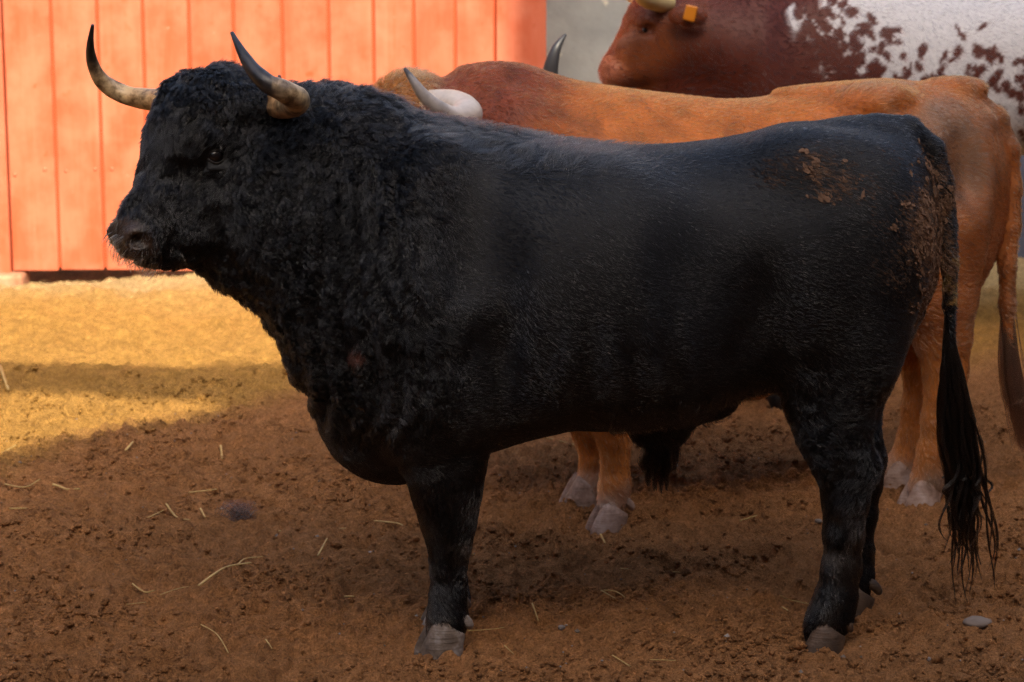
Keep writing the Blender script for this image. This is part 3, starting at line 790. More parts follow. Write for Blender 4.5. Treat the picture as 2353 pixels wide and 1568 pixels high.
fd.ell(H((.17, 0, -.262)), (.07, .09, .006), .008, hrot(R(-8)), cut=True)
BV, BQ = fd.mesh(2)
BN = vnormals(BV, BQ)
del fd
# head-space coordinates and photo coordinates of bull points
def uv(P):
    x, y, z = P[:, 0], P[:, 1], P[:, 2] - CAM_Z
    d = y * math.cos(PITCH) - z * math.sin(PITCH); up = y * math.sin(PITCH) + z * math.cos(PITCH)
    return 1176.5 + F_U * x / d, 784 - F_U * up / d
def headspace(P): return (P - HO) @ HM
LMK = {k: np.array(W(u, v, yb(u))) for k, (u, v) in dict(neck=(960, 600), mud1=(1870, 365), mud2=(2085, 500), mud3=(2120, 620), wound=(830, 772)).items()}
def near(P, c, rx, rz): return np.exp(-(((P[:, 0] - c[0]) / rx) ** 2 + ((P[:, 2] - c[2]) / rz) ** 2))
def neckiness(P):
    q = headspace(P)
    f = sstep(.0, -.50, P[:, 0] + .08 * fbm3(P, 6, 2, 40))          # 1 at head and neck, 0 on the barrel
    return f * sstep(.45, .80, P[:, 2])
def muzzle_f(P):
    q = headspace(P); return sstep(.150, .172, q[:, 0] - .45 * (q[:, 2] + .21)) * sstep(-.135, -.155, q[:, 2]) * (P[:, 0] < -.6)
# curly relief on neck and forehead
nk = neckiness(BV); mz = muzzle_f(BV)
wv = noise3(BV[:, 0] * 34, BV[:, 1] * 34, BV[:, 2] * 17, 41) + .6 * noise3(BV[:, 0] * 60, BV[:, 1] * 60, BV[:, 2] * 36, 42)
BV = BV + BN * (.0075 * nk * (1 - mz) * wv)[:, None]
q_ = headspace(BV); fo = sstep(-.10, -.22, q_[:, 0]) * sstep(-.12, -.32, BV[:, 0]) * sstep(.55, .75, BV[:, 2]) * sstep(1.36, 1.22, BV[:, 2])
fw = np.sin(BV[:, 0] * 105 + 5.5 * noise3(BV[:, 0] * 4, BV[:, 1] * 2, BV[:, 2] * 5.5, 48)) + .5 * noise3(BV[:, 0] * 22, BV[:, 1] * 22, BV[:, 2] * 12, 49)
BV = BV + BN * (.0075 * fo * fw)[:, None]
rib = np.sin(BV[:, 0] * 62 + 2 * noise3(BV[:, 0] * 3, BV[:, 1] * 3, BV[:, 2] * 3, 44)) * near(BV, np.array(W(1390, 800, 6.3)), .24, .12) * .009
BV = BV + BN * rib[:, None]
BN = vnormals(BV, BQ)
def mud_f(P):
    n = fbm3(P, 11, 3, 61)
    md = near(P, LMK['mud2'], .15, .16) * .62 + near(P, LMK['mud3'], .07, .24) * .62 + .66 * near(P, LMK['mud1'], .16, .065)
    return np.clip(np.minimum(md, .8) + .55 * n, -.3, 1.0) * sstep(.02, .25, md)
def bull_color(P):
    c = np.tile(np.array([.0040, .0037, .0043]), (len(P), 1))
    legf = sstep(.55, .25, P[:, 2])[:, None]
    dust = (.5 + .5 * fbm3(P, 14, 3, 60))[:, None]
    c = c + legf * sstep(.45, .75, dust) * np.array([.018, .012, .008])
    n2 = fbm3(P, 70, 2, 62)
    w = sstep(.45, .7, near(P, LMK['wound'], .035, .025) + .2 * n2)[:, None]
    c = c * (1 - .7 * w) + .7 * w * np.array([.15, .05, .035])
    q = headspace(P)
    tz = sstep(.40, .44, P[:, 0] * 0 + .42)   # noqa
    return c
u_, v_ = uv(BV)
col = bull_color(BV)
col = col * (1 - mz[:, None]) + mz[:, None] * (np.array([.030, .017, .011]) * (1 + 1.3 * np.clip(fbm3(BV, 40, 3, 66)[:, None], -.6, 1)))
# dung-caked stretch of the tail
tl = ((u_ > 2150) & (v_ > 590) & (v_ < 700)).astype(float) * sstep(-.25, .1, fbm3(BV, 30, 2, 67))
col = col * (1 - tl[:, None]) + tl[:, None] * np.array([.17, .088, .018])
qh = headspace(BV); nst = np.exp(-(((qh[:, 0] - .208) / .022) ** 2 + ((np.abs(qh[:, 1]) - .072) / .02) ** 2 + ((qh[:, 2] + .206) / .017) ** 2))
nf = (sstep(.45, .75, nst) * mz)[:, None]; col = col * (1 - nf) + nf * .003
body = mesh_obj('body', BV, BQ, MAT['bull_skin'], bull); set_color(body, col); set_float(body, mud_f(BV), 'mud')
body.data.materials.append(MAT['muzzle']); body.data.polygons.foreach_set('material_index', (mz[BQ].mean(1) > .5).astype(np.int32))
body['label'] = 'black hide of the standing bull, mud-caked on the rump'
# horns
horn(bull, [(600, 238, 6.24, .030), (640, 243, 6.15, .034), (672, 240, 6.06, .034), (682, 229, 5.98, .032), (658, 213, 5.92, .0285), (617, 193, 5.90, .024), (583, 162, 5.92, .019), (556, 120, 5.95, .012), (533, 76, 6.0, .005)], 44, MAT['horn'], .06, 2)
horn(bull, [(455, 236, 6.40, .032), (400, 231, 6.48, .031), (335, 228, 6.54, .0285), (275, 214, 6.56, .026), (232, 182, 6.54, .021), (211, 140, 6.50, .015), (208, 98, 6.46, .0095), (213, 57, 6.44, .004)], 44, MAT['horn'], .06, 3)
for s in (-1, 1):
    c_ = H((.004, s * .106, .002)); bpy_r = .0225
    n1, n2 = 14, 20; V = []; Fq = []
    for i in range(n1 + 1):
        for j in range(n2):
            a, b_ = i / n1 * math.pi, j / n2 * 2 * math.pi; V.append((c_[0] + bpy_r * math.sin(a) * math.cos(b_), c_[1] + bpy_r * math.sin(a) * math.sin(b_), c_[2] + bpy_r * math.cos(a)))
    for i in range(n1):
        for j in range(n2): Fq.append((i * n2 + j, (i + 1) * n2 + j, (i + 1) * n2 + (j + 1) % n2, i * n2 + (j + 1) % n2))
    mesh_obj('eye', V, Fq, MAT['eye'], bull)
    fw_ = HM @ np.array([.18, s * .98, 0]); fw_ /= np.linalg.norm(fw_); sd_ = np.cross(np.array([0, 0, 1.0]), fw_)
    for up_ in (1, -1):
        V = []; Fq = []; na, ne = 21, 7
        for i in range(na):
            az = R(-100 + 200 * i / (na - 1)); bd = R(34 if up_ > 0 else 38) * max(0, math.cos(az * 1.25))
            for j in range(ne):
                el = up_ * (bd + (R(85) - bd) * j / (ne - 1)); rr_ = .0238 + .0022 * math.exp(-((j - .6) / .8) ** 2)
                V.append(np.array(c_) + rr_ * (math.cos(el) * (math.cos(az) * fw_ + math.sin(az) * sd_) + np.array([0, 0, math.sin(el)])))
        for i in range(na - 1):
            for j in range(ne - 1): Fq.append((i * ne + j, (i + 1) * ne + j, (i + 1) * ne + j + 1, i * ne + j + 1))
        o = mesh_obj('eyelid', V, Fq, MAT['muzzle'], bull); set_color(o, np.tile(np.array([.020, .017, .016]), (len(V), 1)))
        md = o.modifiers.new('thick', 'SOLIDIFY'); md.thickness = .0025; md.offset = 0
def foot(u, v, y):
    x = W(u, v, y)[0]; return x, y, ground_z(x, y)
x, y, z = foot(1018, 1488, fy_n); hoof(bull, x, y, z, .22, 1.02, MAT['hoof'])
x, y, z = foot(1020, 1440, fy_f); hoof(bull, x, y, z - .005, .1, .98, MAT['hoof'])
x, y, z = foot(1892, 1462, hy_n); hoof(bull, x, y, z - .022, .15, 1.0, MAT['mud_hoof'])
x, y, z = foot(1962, 1385, hy_f); hoof(bull, x, y, z - .022, .1, .98, MAT['mud_hoof'])
# coat
if HAIR > 0:
    def dens(P, N):
        f = np.where(N[:, 1] > .35, .22, 1.0)
        q = headspace(P)
        f = f * (1 + .8 * neckiness(P)) * (1 - .97 * muzzle_f(P))
        eye = ((q[:, 0] - .004) ** 2 + (q[:, 2] - .004) ** 2 < .0015) & (np.abs(q[:, 1]) > .08); f[eye] = 0
        f[P[:, 2] < .06] *= .4
        return f
    # neck and head: curling locks
    def dens_n(P, N): return dens(P, N) * sstep(.0, .45, neckiness(P))
    P, N = sample(BV, BQ, BN, int(135000 * HAIR), dens_n, 11)
    q = headspace(P); nk = neckiness(P)
    face = sstep(-.10, .04, q[:, 0]) * (P[:, 0] < -.45)
    brow = np.exp(-((q[:, 0] + .02) / .10) ** 2 - ((q[:, 2] - .15) / .07) ** 2) * (P[:, 0] < -.45)
    flow = np.tile(np.array([.40, 0, -.9]), (len(P), 1))
    top = sstep(.5, .9, N[:, 2])[:, None]; flow = flow * (1 - top) + top * np.array([1, 0, 0.0])
    fdir = HM @ np.array([.45, 0, -.75]); flow = flow * (1 - face)[:, None] + face[:, None] * fdir
    sm = (1 - .8 * face * (1 - brow))
    L = (.012 + .016 * nk * sm) * (1 + .55 * fbm3(P, 8, 2, 73)); lift = .14 + .36 * nk * sm; curl = .0008 + .0050 * nk * sm; clump = .35 + .55 * nk * sm
    S = grow(P, N, flow, L, lift, curl, .35 + .55 * nk * sm, .0135, np.clip(clump, 0, .9), 7, 21, .3 + .8 * nk * sm, 10.0)
    rs_ = np.random.default_rng(77).random(len(P)); hcol = bull_color(P) * (.7 + .6 * rs_[:, None]) + ((rs_ > .95) * 1.0)[:, None] * np.array([.03, .026, .022])
    gl = sstep(.15, .5, fbm3(P, 7, 3, 72))[:, None]; hcol = hcol + gl * np.array([.012, .0105, .0095]) * (rs_[:, None] > .5)  # lighter strands and patches: glints painted into the neck hair colour
    strands('neck_coat', S, .00085, MAT['neck_hair'], bull, hcol)
    # barrel, haunch and legs: short sleek hair, longer and rougher below
    def dens_b(P, N): return dens(P, N) * (1 - sstep(.0, .45, neckiness(P))) * (.55 + 1.3 * sstep(.62, .4, P[:, 2]) + .5 * sstep(.8, .6, P[:, 2]) * sstep(.5, .7, P[:, 0]))
    P, N = sample(BV, BQ, BN, int(190000 * HAIR), dens_b, 13)
    lg = sstep(.58, .40, P[:, 2]); hq = sstep(.85, .65, P[:, 2]) * sstep(.55, .75, P[:, 0]) * sstep(.38, .52, P[:, 2])
    flow = np.tile(np.array([1.0, 0, -.45]), (len(P), 1)); flow = flow * (1 - lg)[:, None] + lg[:, None] * np.array([.25, 0, -1.0])
    top = sstep(.6, .9, N[:, 2])[:, None]; flow = flow * (1 - top) + top * np.array([1, 0, 0.0])
    back = sstep(.45, .9, N[:, 2]) * sstep(-.45, -.2, P[:, 0]) * sstep(.35, .05, P[:, 0])
    S = grow(P, N, flow, .015 + .002 * lg + .010 * hq + .015 * back, .16 + .02 * lg + .14 * hq + .2 * back, .0006 + .001 * lg + .003 * hq, .4 + .3 * hq, .011, .40 + .1 * lg + .25 * hq, 6, 25, .30 + .1 * lg + .5 * hq, 9.0)
    md_ = mud_f(P); rs_ = np.random.default_rng(78).random(len(P))
    hcol = bull_color(P) * (.7 + .6 * rs_[:, None]) + ((rs_ > .965) * 1.0)[:, None] * np.array([.10, .09, .085]) + back[:, None] * .004  # sparse grey strands imitate glinting hairs by colour
    mm = sstep(.50, .9, md_ + .35 * fbm3(P, 38, 2, 64) + .3 * (rs_ - .5))[:, None]; hcol = hcol * (1 - mm) + mm * np.array([.11, .058, .032])
    u2, v2 = uv(P); sc1 = (np.abs(u2 - (1828 + (v2 - 470) * .09)) < 2.6) & (v2 > 468) & (v2 < 640) & (rs_ < .55); sc1 |= (np.abs(u2 - 1758) < 2) & (v2 > 488) & (v2 < 540) & (rs_ < .35); hcol[sc1] = np.array([.20, .18, .16])
    dst = (rs_ > .985) & (fbm3(P, 5, 2, 75) > .1); hcol[dst] = np.array([.22, .20, .19])
    uu, vv = uv(P); tt = ((uu > 2152) & (vv > 585) & (vv < 700) & (fbm3(P, 30, 2, 67) > -.12)); hcol[tt] = np.array([.23, .115, .022]) * (.6 + .8 * rs_[tt][:, None])
    strands('coat', S, .00060, MAT['bull_hair'], bull, hcol)
    # longer wisps along the neck ridge, back and belly
    P, N = sample(BV, BQ, BN, int(5200 * HAIR), lambda P, N: sstep(.6, .95, N[:, 2]) * (P[:, 2] > 1.1) * sstep(-.62, -.4, P[:, 0]) * sstep(.4, .0, P[:, 0]), 12)
    S = grow(P, N, np.tile(np.array([1.0, 0, .15]), (len(P), 1)), np.full(len(P), .04), np.full(len(P), .5), .006, .5, .03, .5, 7, 22, .8, 8)
    strands('back_hair', S, .0006, MAT['bull_hair'], bull, np.tile(np.array([.018, .016, .015]), (len(P), 1)))
    # long tail switch, sheath tuft: locks of hair
    r = np.random.default_rng(5)
    def locks(name, paths, per, spread, rad, colr, wav=.006):
        out = []
        for pth in paths:
            base = spline(pth, 14)
            sc_ = np.linspace(.6, 1, 14) * np.concatenate([np.ones(9), np.linspace(1, .25, 5)])
            ph = r.uniform(0, 6.3); fr = r.uniform(1.5, 2.8); am = wav * r.uniform(.5, 1.6)
            wv_ = np.linspace(0, 1, 14)
            base = base + (am * wv_ * np.sin(ph + fr * 6.28 * wv_))[:, None] * np.array([1, .5, 0]) 
            o = r.normal(0, spread, (per, 3)); cut = r.uniform(.75, 1.0, per)
            for k in range(per):
                t = wv_ * cut[k]; b0 = np.stack([np.interp(t, wv_, base[:, i]) for i in range(3)], 1)
                out.append(b0 + o[k][None] * sc_[:, None] + r.normal(0, .0009, (14, 3)))
        out = np.array(out)
        return strands(name, out, rad, MAT['tuft_hair'], bull, np.tile(np.array(colr), (len(out), 1)), .35)
    ends = [(2190, 1330), (2205, 1395), (2225, 1365), (2245, 1290), (2255, 1340), (2235, 1250), (2200, 1280), (2215, 1330), (2260, 1230), (2180, 1220), (2228, 1400), (2195, 1180), (2245, 1180), (2215, 1250), (2208, 1300), (2238, 1330), (2185, 1270), (2290, 1362)]
    paths = []
    for i, (eu, ev) in enumerate(ends * 5):
        j = r.uniform(-1, 1); ev = ev - (i // 18) * r.uniform(10, 75); eu += r.uniform(-8, 8) - 6
        mid = 2182 + (eu - 2215) * .30 + r.uniform(-8, 8)
        w2 = 2200 + (eu - 2215) * .75 + r.uniform(-14, 14)
        f0 = 660 + r.uniform(0, 130); yy = -.03
        ty = 2213
        paths.append([BP(2183 + 6 * j, f0, yy), BP(mid, 850, yy + .02 * j), BP(w2 - 6, 980, yy + .025 * j), BP(w2 + 12, 1090, yy + .03 * j), BP(eu + 6 * j, ev - (ev - 1090) * .4, yy + .03 * j), BP(eu, ev, yy + .03 * j)])
    locks('tail_switch', paths, 40, .0022, .0007, (.010, .007, .005), .013)
    ends = [(1478, 1085), (1490, 1120), (1505, 1130), (1520, 1135), (1535, 1128), (1545, 1090), (1500, 1100), (1515, 1110), (1530, 1105), (1485, 1060), (1550, 1060)]
    paths = []
    for eu, ev in ends * 2:
        j = r.uniform(-1, 1); m_ = 1516 + (eu - 1512) * .85
        paths.append([BP(m_, 985, .03 * j), BP(m_ + 2, 1020, .03 * j), BP(eu + 5 * r.uniform(-1, 1), 1060, .03 * j), BP(eu, ev, .02 * j)])
    locks('sheath_tuft', paths, 130, .007, .0007, (.010, .008, .008), .004)
    P, N = sample(BV, BQ, BN, int(2500 * HAIR), lambda P, N: ((N[:, 2] < -.6) & (P[:, 2] > .5) & (P[:, 0] > .25) & (P[:, 0] < .75)) * 1.0, 14)
    S = grow(P, N, np.tile(np.array([.4, 0, -1.0]), (len(P), 1)), np.full(len(P), .026), np.full(len(P), .7), .003, .5, .03, .4, 6, 23, .8, 8)
    strands('belly_hair', S, .0006, MAT['bull_hair'], bull, np.tile(np.array([.010, .009, .009]), (len(P), 1)))
    P, N = sample(BV, BQ, BN, 420, lambda P, N: (muzzle_f(P) + .3 * ((headspace(P)[:, 2] < -.22) & (headspace(P)[:, 0] > .05))) * (headspace(P)[:, 2] < -.19), 15)
    S = grow(P, N, np.tile(HM @ np.array([.3, 0, -1.0]), (len(P), 1)), np.full(len(P), .035), np.full(len(P), 1.1), .003, .4, .05, 0.01, 6, 24, .5, 8)
    strands('whisker', S, .00045, MAT['bull_hair'], bull, np.tile(np.array([.06, .05, .04]), (len(P), 1)))
# dried mud flakes on the rump
P, N = sample(BV, BQ, BN, 2300, lambda P, N: (N[:, 1] < -.1) * sstep(.40, 1.1, mud_f(P) + .6 * fbm3(P, 45, 2, 63)) ** 1.5, 31)
r = np.random.default_rng(9); V = []; Fq = []
for p, n_ in zip(P, N):
    t = np.array([.75, 0, -.65]); t = t - n_ * (t @ n_); t /= np.linalg.norm(t); b_ = np.cross(n_, t); a = r.normal(0, .55); t, b_ = t * math.cos(a) + b_ * math.sin(a), b_ * math.cos(a) - t * math.sin(a)
    L_ = .002 + .011 * r.random() ** 3; w_ = L_ * r.uniform(.22, .6); o = len(V); h_ = .0015 + r.uniform(0, .003)
    ring = [(1, .1), (.4, .9), (-.5, 1), (-1, 0), (-.6, -.9), (.5, -.8)]
    for s1, s2 in ring: V.append(p + n_ * (h_ + r.uniform(-.002, .002)) + t * L_ * s1 * r.uniform(.7, 1.2) + b_ * w_ * s2 * r.uniform(.7, 1.2))
    for s1, s2 in ring: V.append(p + n_ * (h_ - .006) + t * L_ * s1 + b_ * w_ * s2)
    Fq.append(tuple(range(o, o + 6)))
    for j in range(6): k = (j + 1) % 6; Fq.append((o + j, o + 6 + j, o + 6 + k, o + k))
mf = mesh_obj('mud_flakes', V, Fq, MAT['mud'], bull, smooth=False); mf['kind'] = 'stuff'; mf['label'] = 'dried brown mud caked on the black rump'
# drool
for du, dl in ((297, 30), (345, 22), (338, 38)):
    P = spline([BP(du, 598, -.08), BP(du + 1, 598 + dl * .5, -.08), BP(du + 3, 598 + dl, -.08)], 6)
    mesh_obj('drool', *tube(P, [.0012, .001, .0007, .0007, .0012, .0005], 6), MAT['saliva'], bull)

# ================================================================== TAN OX
YO = lambda x: 7.72 + .10 * (np.asarray(x, dtype=float) - .3) 
def yo(u): return float(7.72 + .10 * ((u - 1176) / 720 - .3))
ox = empty('tan_ox', (W(1700, 800, 7.75)[0], 7.75, 0), 'tan brown ox with pale horn standing behind the black bull', 'ox')
fd = Field((-.62, 7.1, -.02), (1.85, 8.45, 1.62), .0105)
rows = [(960, 330, 640, .14, .5, 2), (1010, 235, 720, .17, .5, 2), (1050, 172, 800, .19, .45, 2), (1110, 146, 880, .22, .45, 2), (1160, 143, 930, .25, .45, 2), (1210, 150, 950, .275, .45, 2.05), (1260, 168, 960, .30, .45, 2.1), (1310, 184, 960, .32, .45, 2.1), (1400, 199, 945, .345, .43, 2.2),
        (1500, 213, 935, .36, .42, 2.2), (1650, 230, 925, .36, .43, 2.25), (1720, 229, 915, .35, .45, 2.25), (1800, 219, 895, .335, .5, 2.2), (1900, 206, 865, .315, .55, 2.2), (1960, 196, 840, .30, .58, 2.2), (2020, 188, 810, .295, .6, 2.2), (2110, 196, 780, .285, .6, 2.15),
        (2180, 200, 740, .26, .6, 2.1), (2240, 222, 690, .20, .58, 2.0), (2285, 275, 610, .12, .55, 2.0), (2308, 340, 540, .05, .5, 2.0)]
st = []
for u, t, b_, w, lv, p in rows: y = yo(u); st.append((W(u, 500, y)[0], W(u, t, y)[2], W(u, b_, y)[2], w, lv, p))
fd.loft(st, YO, .05)
def OP(u, v, dy=0.0): return W(u, v, yo(u) + dy)
for s in (-1, 1):
    fd.ell(OP(1190, 480, s * .18), (.16, .11, .34), .09)
    fd.ell(OP(2020, 235, s * .15), (.10, .09, .05), .08)
    fd.ell(OP(2255, 280, s * .07), (.045, .035, .035), .03)
    fd.ell(OP(2130, 480, s * .17), (.20, .12, .30), .07)
    fd.ell(OP(1830, 420, s * .38), (.10, .06, .15), .09, cut=True)
    fd.ell(OP(2120, 245, s * .26), (.09, .05, .045), .06, cut=True)
fd.ell(OP(1960, 222, 0), (.22, .06, .03), .06); fd.ell(OP(2200, 200, 0), (.10, .05, .035), .04)
y1, y2, y3, y4 = 7.42, 7.62, 7.64, 7.86
leg(fd, [(1330, 720, 85), (1385, 860, 66), (1402, 960, 48), (1412, 1010, 36), (1413, 1055, 28), (1413, 1110, 32), (1408, 1150, 36)], y1, .03, .9)
leg(fd, [(1290, 720, 80), (1330, 860, 60), (1342, 950, 42), (1352, 1000, 32), (1360, 1060, 24), (1358, 1105, 29), (1350, 1130, 32)], y2, .03, .9)
leg(fd, [(2140, 520, 130), (2150, 680, 95), (2165, 770, 66), (2172, 850, 50), (2168, 900, 42), (2155, 960, 35), (2145, 1040, 35), (2140, 1090, 40), (2128, 1122, 42)], y3, .03, .8)
leg(fd, [(2150, 520, 120), (2130, 700, 85), (2115, 800, 55), (2120, 860, 42), (2108, 930, 33), (2095, 1010, 31), (2080, 1060, 35), (2068, 1085, 36)], y4, .03, .8)
tp = [(2240, 232, 24, 0), (2290, 270, 22, 0), (2318, 340, 22, 0), (2326, 430, 19, -.01), (2324, 520, 19, -.02), (2314, 610, 19, -.03), (2314, 700, 18, -.03), (2318, 800, 10, -.03)]
fd.chain([OP(u, v, d) for u, v, r, d in tp], [r * US(7.9) for u, v, r, d in tp], .02)
# neck and head, carried low behind the bull's neck
fd.chain([OP(1060, 330), OP(980, 330, -.04), OP(920, 320, -.08)], [.22, .17, .14], .06)
fd.ell(OP(945, 232, -.10), (.10, .12, .085), .05)
fd.ell(OP(925, 300, -.10), (.11, .12, .14), .05)
fd.cone(OP(905, 330, -.12), OP(800, 480, -.18), .10, .07, .05)
fd.ell(OP(785, 500, -.18), (.07, .075, .06), .03)
for s in (-1, 1): fd.cone(OP(985, 285, -.1 + s * .12), OP(1030, 300, -.1 + s * .22), .03, .016, .03)
for s in (-1, 1):
    fd.ell(OP(1335, 420, s * .36), (.03, .04, .22), .07, cut=True)
    fd.ell(OP(2225, 360, s * .25), (.05, .04, .12), .10, cut=True)
OV, OQ = fd.mesh(2); del fd
ON = vnormals(OV, OQ)
rb = np.sin(OV[:, 0] * 58 + 1.5 * noise3(OV[:, 0] * 3, OV[:, 1] * 3, OV[:, 2] * 3, 45)) * sstep(.25, .4, OV[:, 0]) * sstep(1.0, .8, OV[:, 0]) * sstep(1.28, 1.15, OV[:, 2]) * .004
fold = .0015 * noise3(OV[:, 0] * 7, OV[:, 1] * 7, OV[:, 2] * 5, 46) + .002 * np.abs(noise3(OV[:, 0] * 24, OV[:, 1] * 24, OV[:, 2] * 10, 47)) * sstep(.3, .0, OV[:, 0])
OV = OV + ON * (rb + fold)[:, None]; ON = vnormals(OV, OQ)
def ox_color(P):
    n = fbm3(P, 3.5, 3, 81)[:, None]; n2 = fbm3(P, 16, 3, 82)[:, None]
    tan = np.array([.43, .112, .016]); red = np.array([.17, .032, .008]); dun = np.array([.155, .080, .043]); pink = np.array([.46, .29, .21])
    x, z = P[:, 0:1], P[:, 2:3]
    f = sstep(.34, .02, x + .10 * n + .06 * n2); c = tan * (1 - f) + red * f
    side = sstep(1.24, 1.02, z + .08 * n) * (1 - f) * .7; c = c * (1 - side) + side * np.array([.25, .085, .028])
    h = sstep(-.22, -.30, x); c = c * (1 - h) + h * np.array([.30, .125, .040])
    d = np.clip(near(P, OP(2130, 330), .24, .17)[:, None] * 1.5 + .5 * n2 - .15, 0, 1); c = c * (1 - .85 * d) + .85 * d * dun
    lg = sstep(.62, .42, z); c = c * (1 - lg) + lg * np.array([.40, .135, .032])
    ft = sstep(.17, .07, z + .05 * n2); c = c * (1 - ft) + ft * pink
    gr = np.clip(fbm3(P, 8, 4, 86)[:, None] * 2.2 - .1, 0, 1) * sstep(.5, 1.4, x); c = c * (1 - .5 * gr) + .5 * gr * np.array([.12, .072, .045])
    dk = np.clip(fbm3(P * np.array([1, 1, .5]), 13, 3, 87)[:, None] * 2 , 0, 1); c = c * (1 - .28 * dk)
    return c * (1 + .30 * n2)
o = mesh_obj('body', OV, OQ, MAT['ox_skin'], ox); set_color(o, ox_color(OV))
horn(ox, [(985, 240, 7.48, .045), (1040, 246, 7.38, .052), (1072, 262, 7.28, .050), (1045, 272, 7.18, .036), (1005, 250, 7.12, .026), (970, 215, 7.10, .018), (945, 180, 7.10, .011), (930, 158, 7.12, .005)], 40, MAT['pale_horn'], .03, 5)
horn(ox, [(905, 245, 7.72, .04), (840, 262, 7.84, .036), (740, 262, 7.92, .03), (670, 235, 7.92, .02), (645, 200, 7.9, .012), (642, 174, 7.88, .005)], 30, MAT['pale_horn'], .03, 6)
for (u, v, y, hd, s) in ((1400, 1200, y1, .25, 1.0), (1335, 1172, y2, .2, .95), (2118, 1155, y3, .2, 1.05), (2062, 1108, y4, .2, 1.0)):
    x = W(u, v, y)[0]; hoof(ox, x, y, ground_z(x, y) - .012, hd, s, MAT['ox_hoof'])
if HAIR > 0:
    P, N = sample(OV, OQ, ON, int(130000 * HAIR), lambda P, N: np.where(N[:, 1] > .35, .15, 1.0) * np.where(P[:, 2] < .07, .1, 1), 41)
    pol = sstep(-.20, -.28, P[:, 0]); flow = np.tile(np.array([1.0, 0, -.5]), (len(P), 1)); lg = sstep(.6, .4, P[:, 2])[:, None]; flow = flow * (1 - lg) + lg * np.array([.2, 0, -1])
    S = grow(P, N, flow, .018 + .02 * pol, .20 + .5 * pol, .0008 + .005 * pol, .6, .022, .45 + .2 * pol, 5, 42, .45 + .4 * pol, 7)
    rs_ = np.random.default_rng(79).random((len(P), 1)); strands('coat', S, .0008, MAT['ox_hair'], ox, np.clip(ox_color(P) * (.45 + .85 * rs_), 0, .9))
    r = np.random.default_rng(6)
    out = []
    for i in range(900):
        j = r.normal(0, 1, 3); e = r.uniform(900, 1040); s_ = r.uniform(.6, 1.6)
        out.append(spline([OP(2314 + 4 * j[0], 690 + 60 * j[1] * .5, -.03), OP(2318 + 9 * j[0], 820, -.03 + .01 * j[2]), OP(2334 + 11 * j[0], 920, -.03 + .015 * j[2]), OP(2350 + 9 * j[0], e, -.03 + .015 * j[2])], 10))
    strands('tail_switch', np.array(out), .0011, MAT['ox_hair'], ox, np.tile(np.array([.055, .024, .012]), (900, 1)))

# ================================================================== SPOTTED OX
YS0 = 10.35
ys_ = lambda x: 10.35 + 0 * np.asarray(x, dtype=float)
sp = empty('spotted_ox', (W(2000, 200, YS0)[0], YS0, 0), 'big white and mahogany spotted ox with ear tag by the grey wall', 'ox')
def SP(u, v, dy=0.0): return W(u, v, YS0 + dy)
fd = Field((.25, 9.75, -.02), (3.45, 10.95, 1.95), .0110)
mz_ = lambda u, z: (SP(u, 0)[0], z)
st = [(SP(1560, 0)[0], 1.42, .98, .13, .5, 2), (SP(1620, 0)[0], 1.50, .92, .17, .5, 2), (SP(1700, 0)[0], 1.57, .80, .21, .5, 2), (SP(1780, 0)[0], 1.62, .72, .25, .5, 2), (SP(1880, 0)[0], 1.64, .70, .30, .48, 2.1), (SP(2000, 0)[0], 1.61, .74, .35, .45, 2.2),
      (SP(2150, 0)[0], 1.58, .78, .39, .44, 2.3), (SP(2350, 0)[0], 1.57, .84, .39, .45, 2.3), (SP(2500, 0)[0], 1.58, .90, .36, .5, 2.2), (SP(2620, 0)[0], 1.60, .93, .33, .55, 2.2), (SP(2720, 0)[0], 1.58, .95, .28, .55, 2.1), (SP(2790, 0)[0], 1.48, 1.0, .18, .55, 2), (SP(2820, 0)[0], 1.36, 1.1, .06, .5, 2)]
fd.loft(st, ys_, .05)
for s in (-1, 1):
    fd.ell((SP(1830, 0)[0], YS0 + s * .19, 1.15), (.16, .12, .34), .09); fd.ell((SP(2640, 0)[0], YS0 + s * .19, 1.15), (.2, .12, .3), .08)
for ux, dy, hind in ((1850, -.18, 0), (1880, .18, 0), (2660, -.2, 1), (2690, .2, 1)):
    x = SP(ux, 0)[0]
    if hind: fd.chain([(x, YS0 + dy, 1.05), (x - .05, YS0 + dy, .72), (x + .07, YS0 + dy, .50), (x + .05, YS0 + dy, .28), (x + .02, YS0 + dy, .10), (x, YS0 + dy, .06)], [.18, .11, .065, .05, .055, .055], .03, .8)
    else: fd.chain([(x, YS0 + dy, .85), (x, YS0 + dy, .62), (x, YS0 + dy, .42), (x, YS0 + dy, .26), (x, YS0 + dy, .10), (x - .02, YS0 + dy, .06)], [.14, .10, .06, .048, .055, .055], .03, .9)
# neck and head
fd.chain([SP(1680, 110), SP(1600, 90, -.03), SP(1530, 70, -.06)], [.24, .19, .15], .06)
fd.ell(SP(1505, 40, -.08), (.11, .12, .11), .05)
fd.cone(SP(1490, 75, -.09), SP(1425, 150, -.12), .115, .075, .05)
fd.ell(SP(1520, 115, -.08), (.12, .11, .14), .05)
fd.ell(SP(1580, 210, -.02), (.22, .14, .20), .08)
fd.cone(SP(1500, 120, -.08), SP(1430, 170, -.12), .10, .075, .04)
fd.ell(SP(1415, 165, -.13), (.07, .075, .06), .03)
for s in (-1, 1):
    fd.ell(SP(1440 + 0, 110, -.10 + s * .09), (.05, .02, .05), .03)
    fd.ell(SP(1388, 165, -.14 + s * .05), (.02, .02, .017), .015, cut=True)
    fd.ell(SP(1487, 70, -.085 + s * .115), (.035, .02, .025), .02, cut=True)
    fd.ell(SP(1580, 38, -.08 + s * .20), (.085, .03, .05), .03)
SV, SQ = fd.mesh(2); del fd
SN = vnormals(SV, SQ)
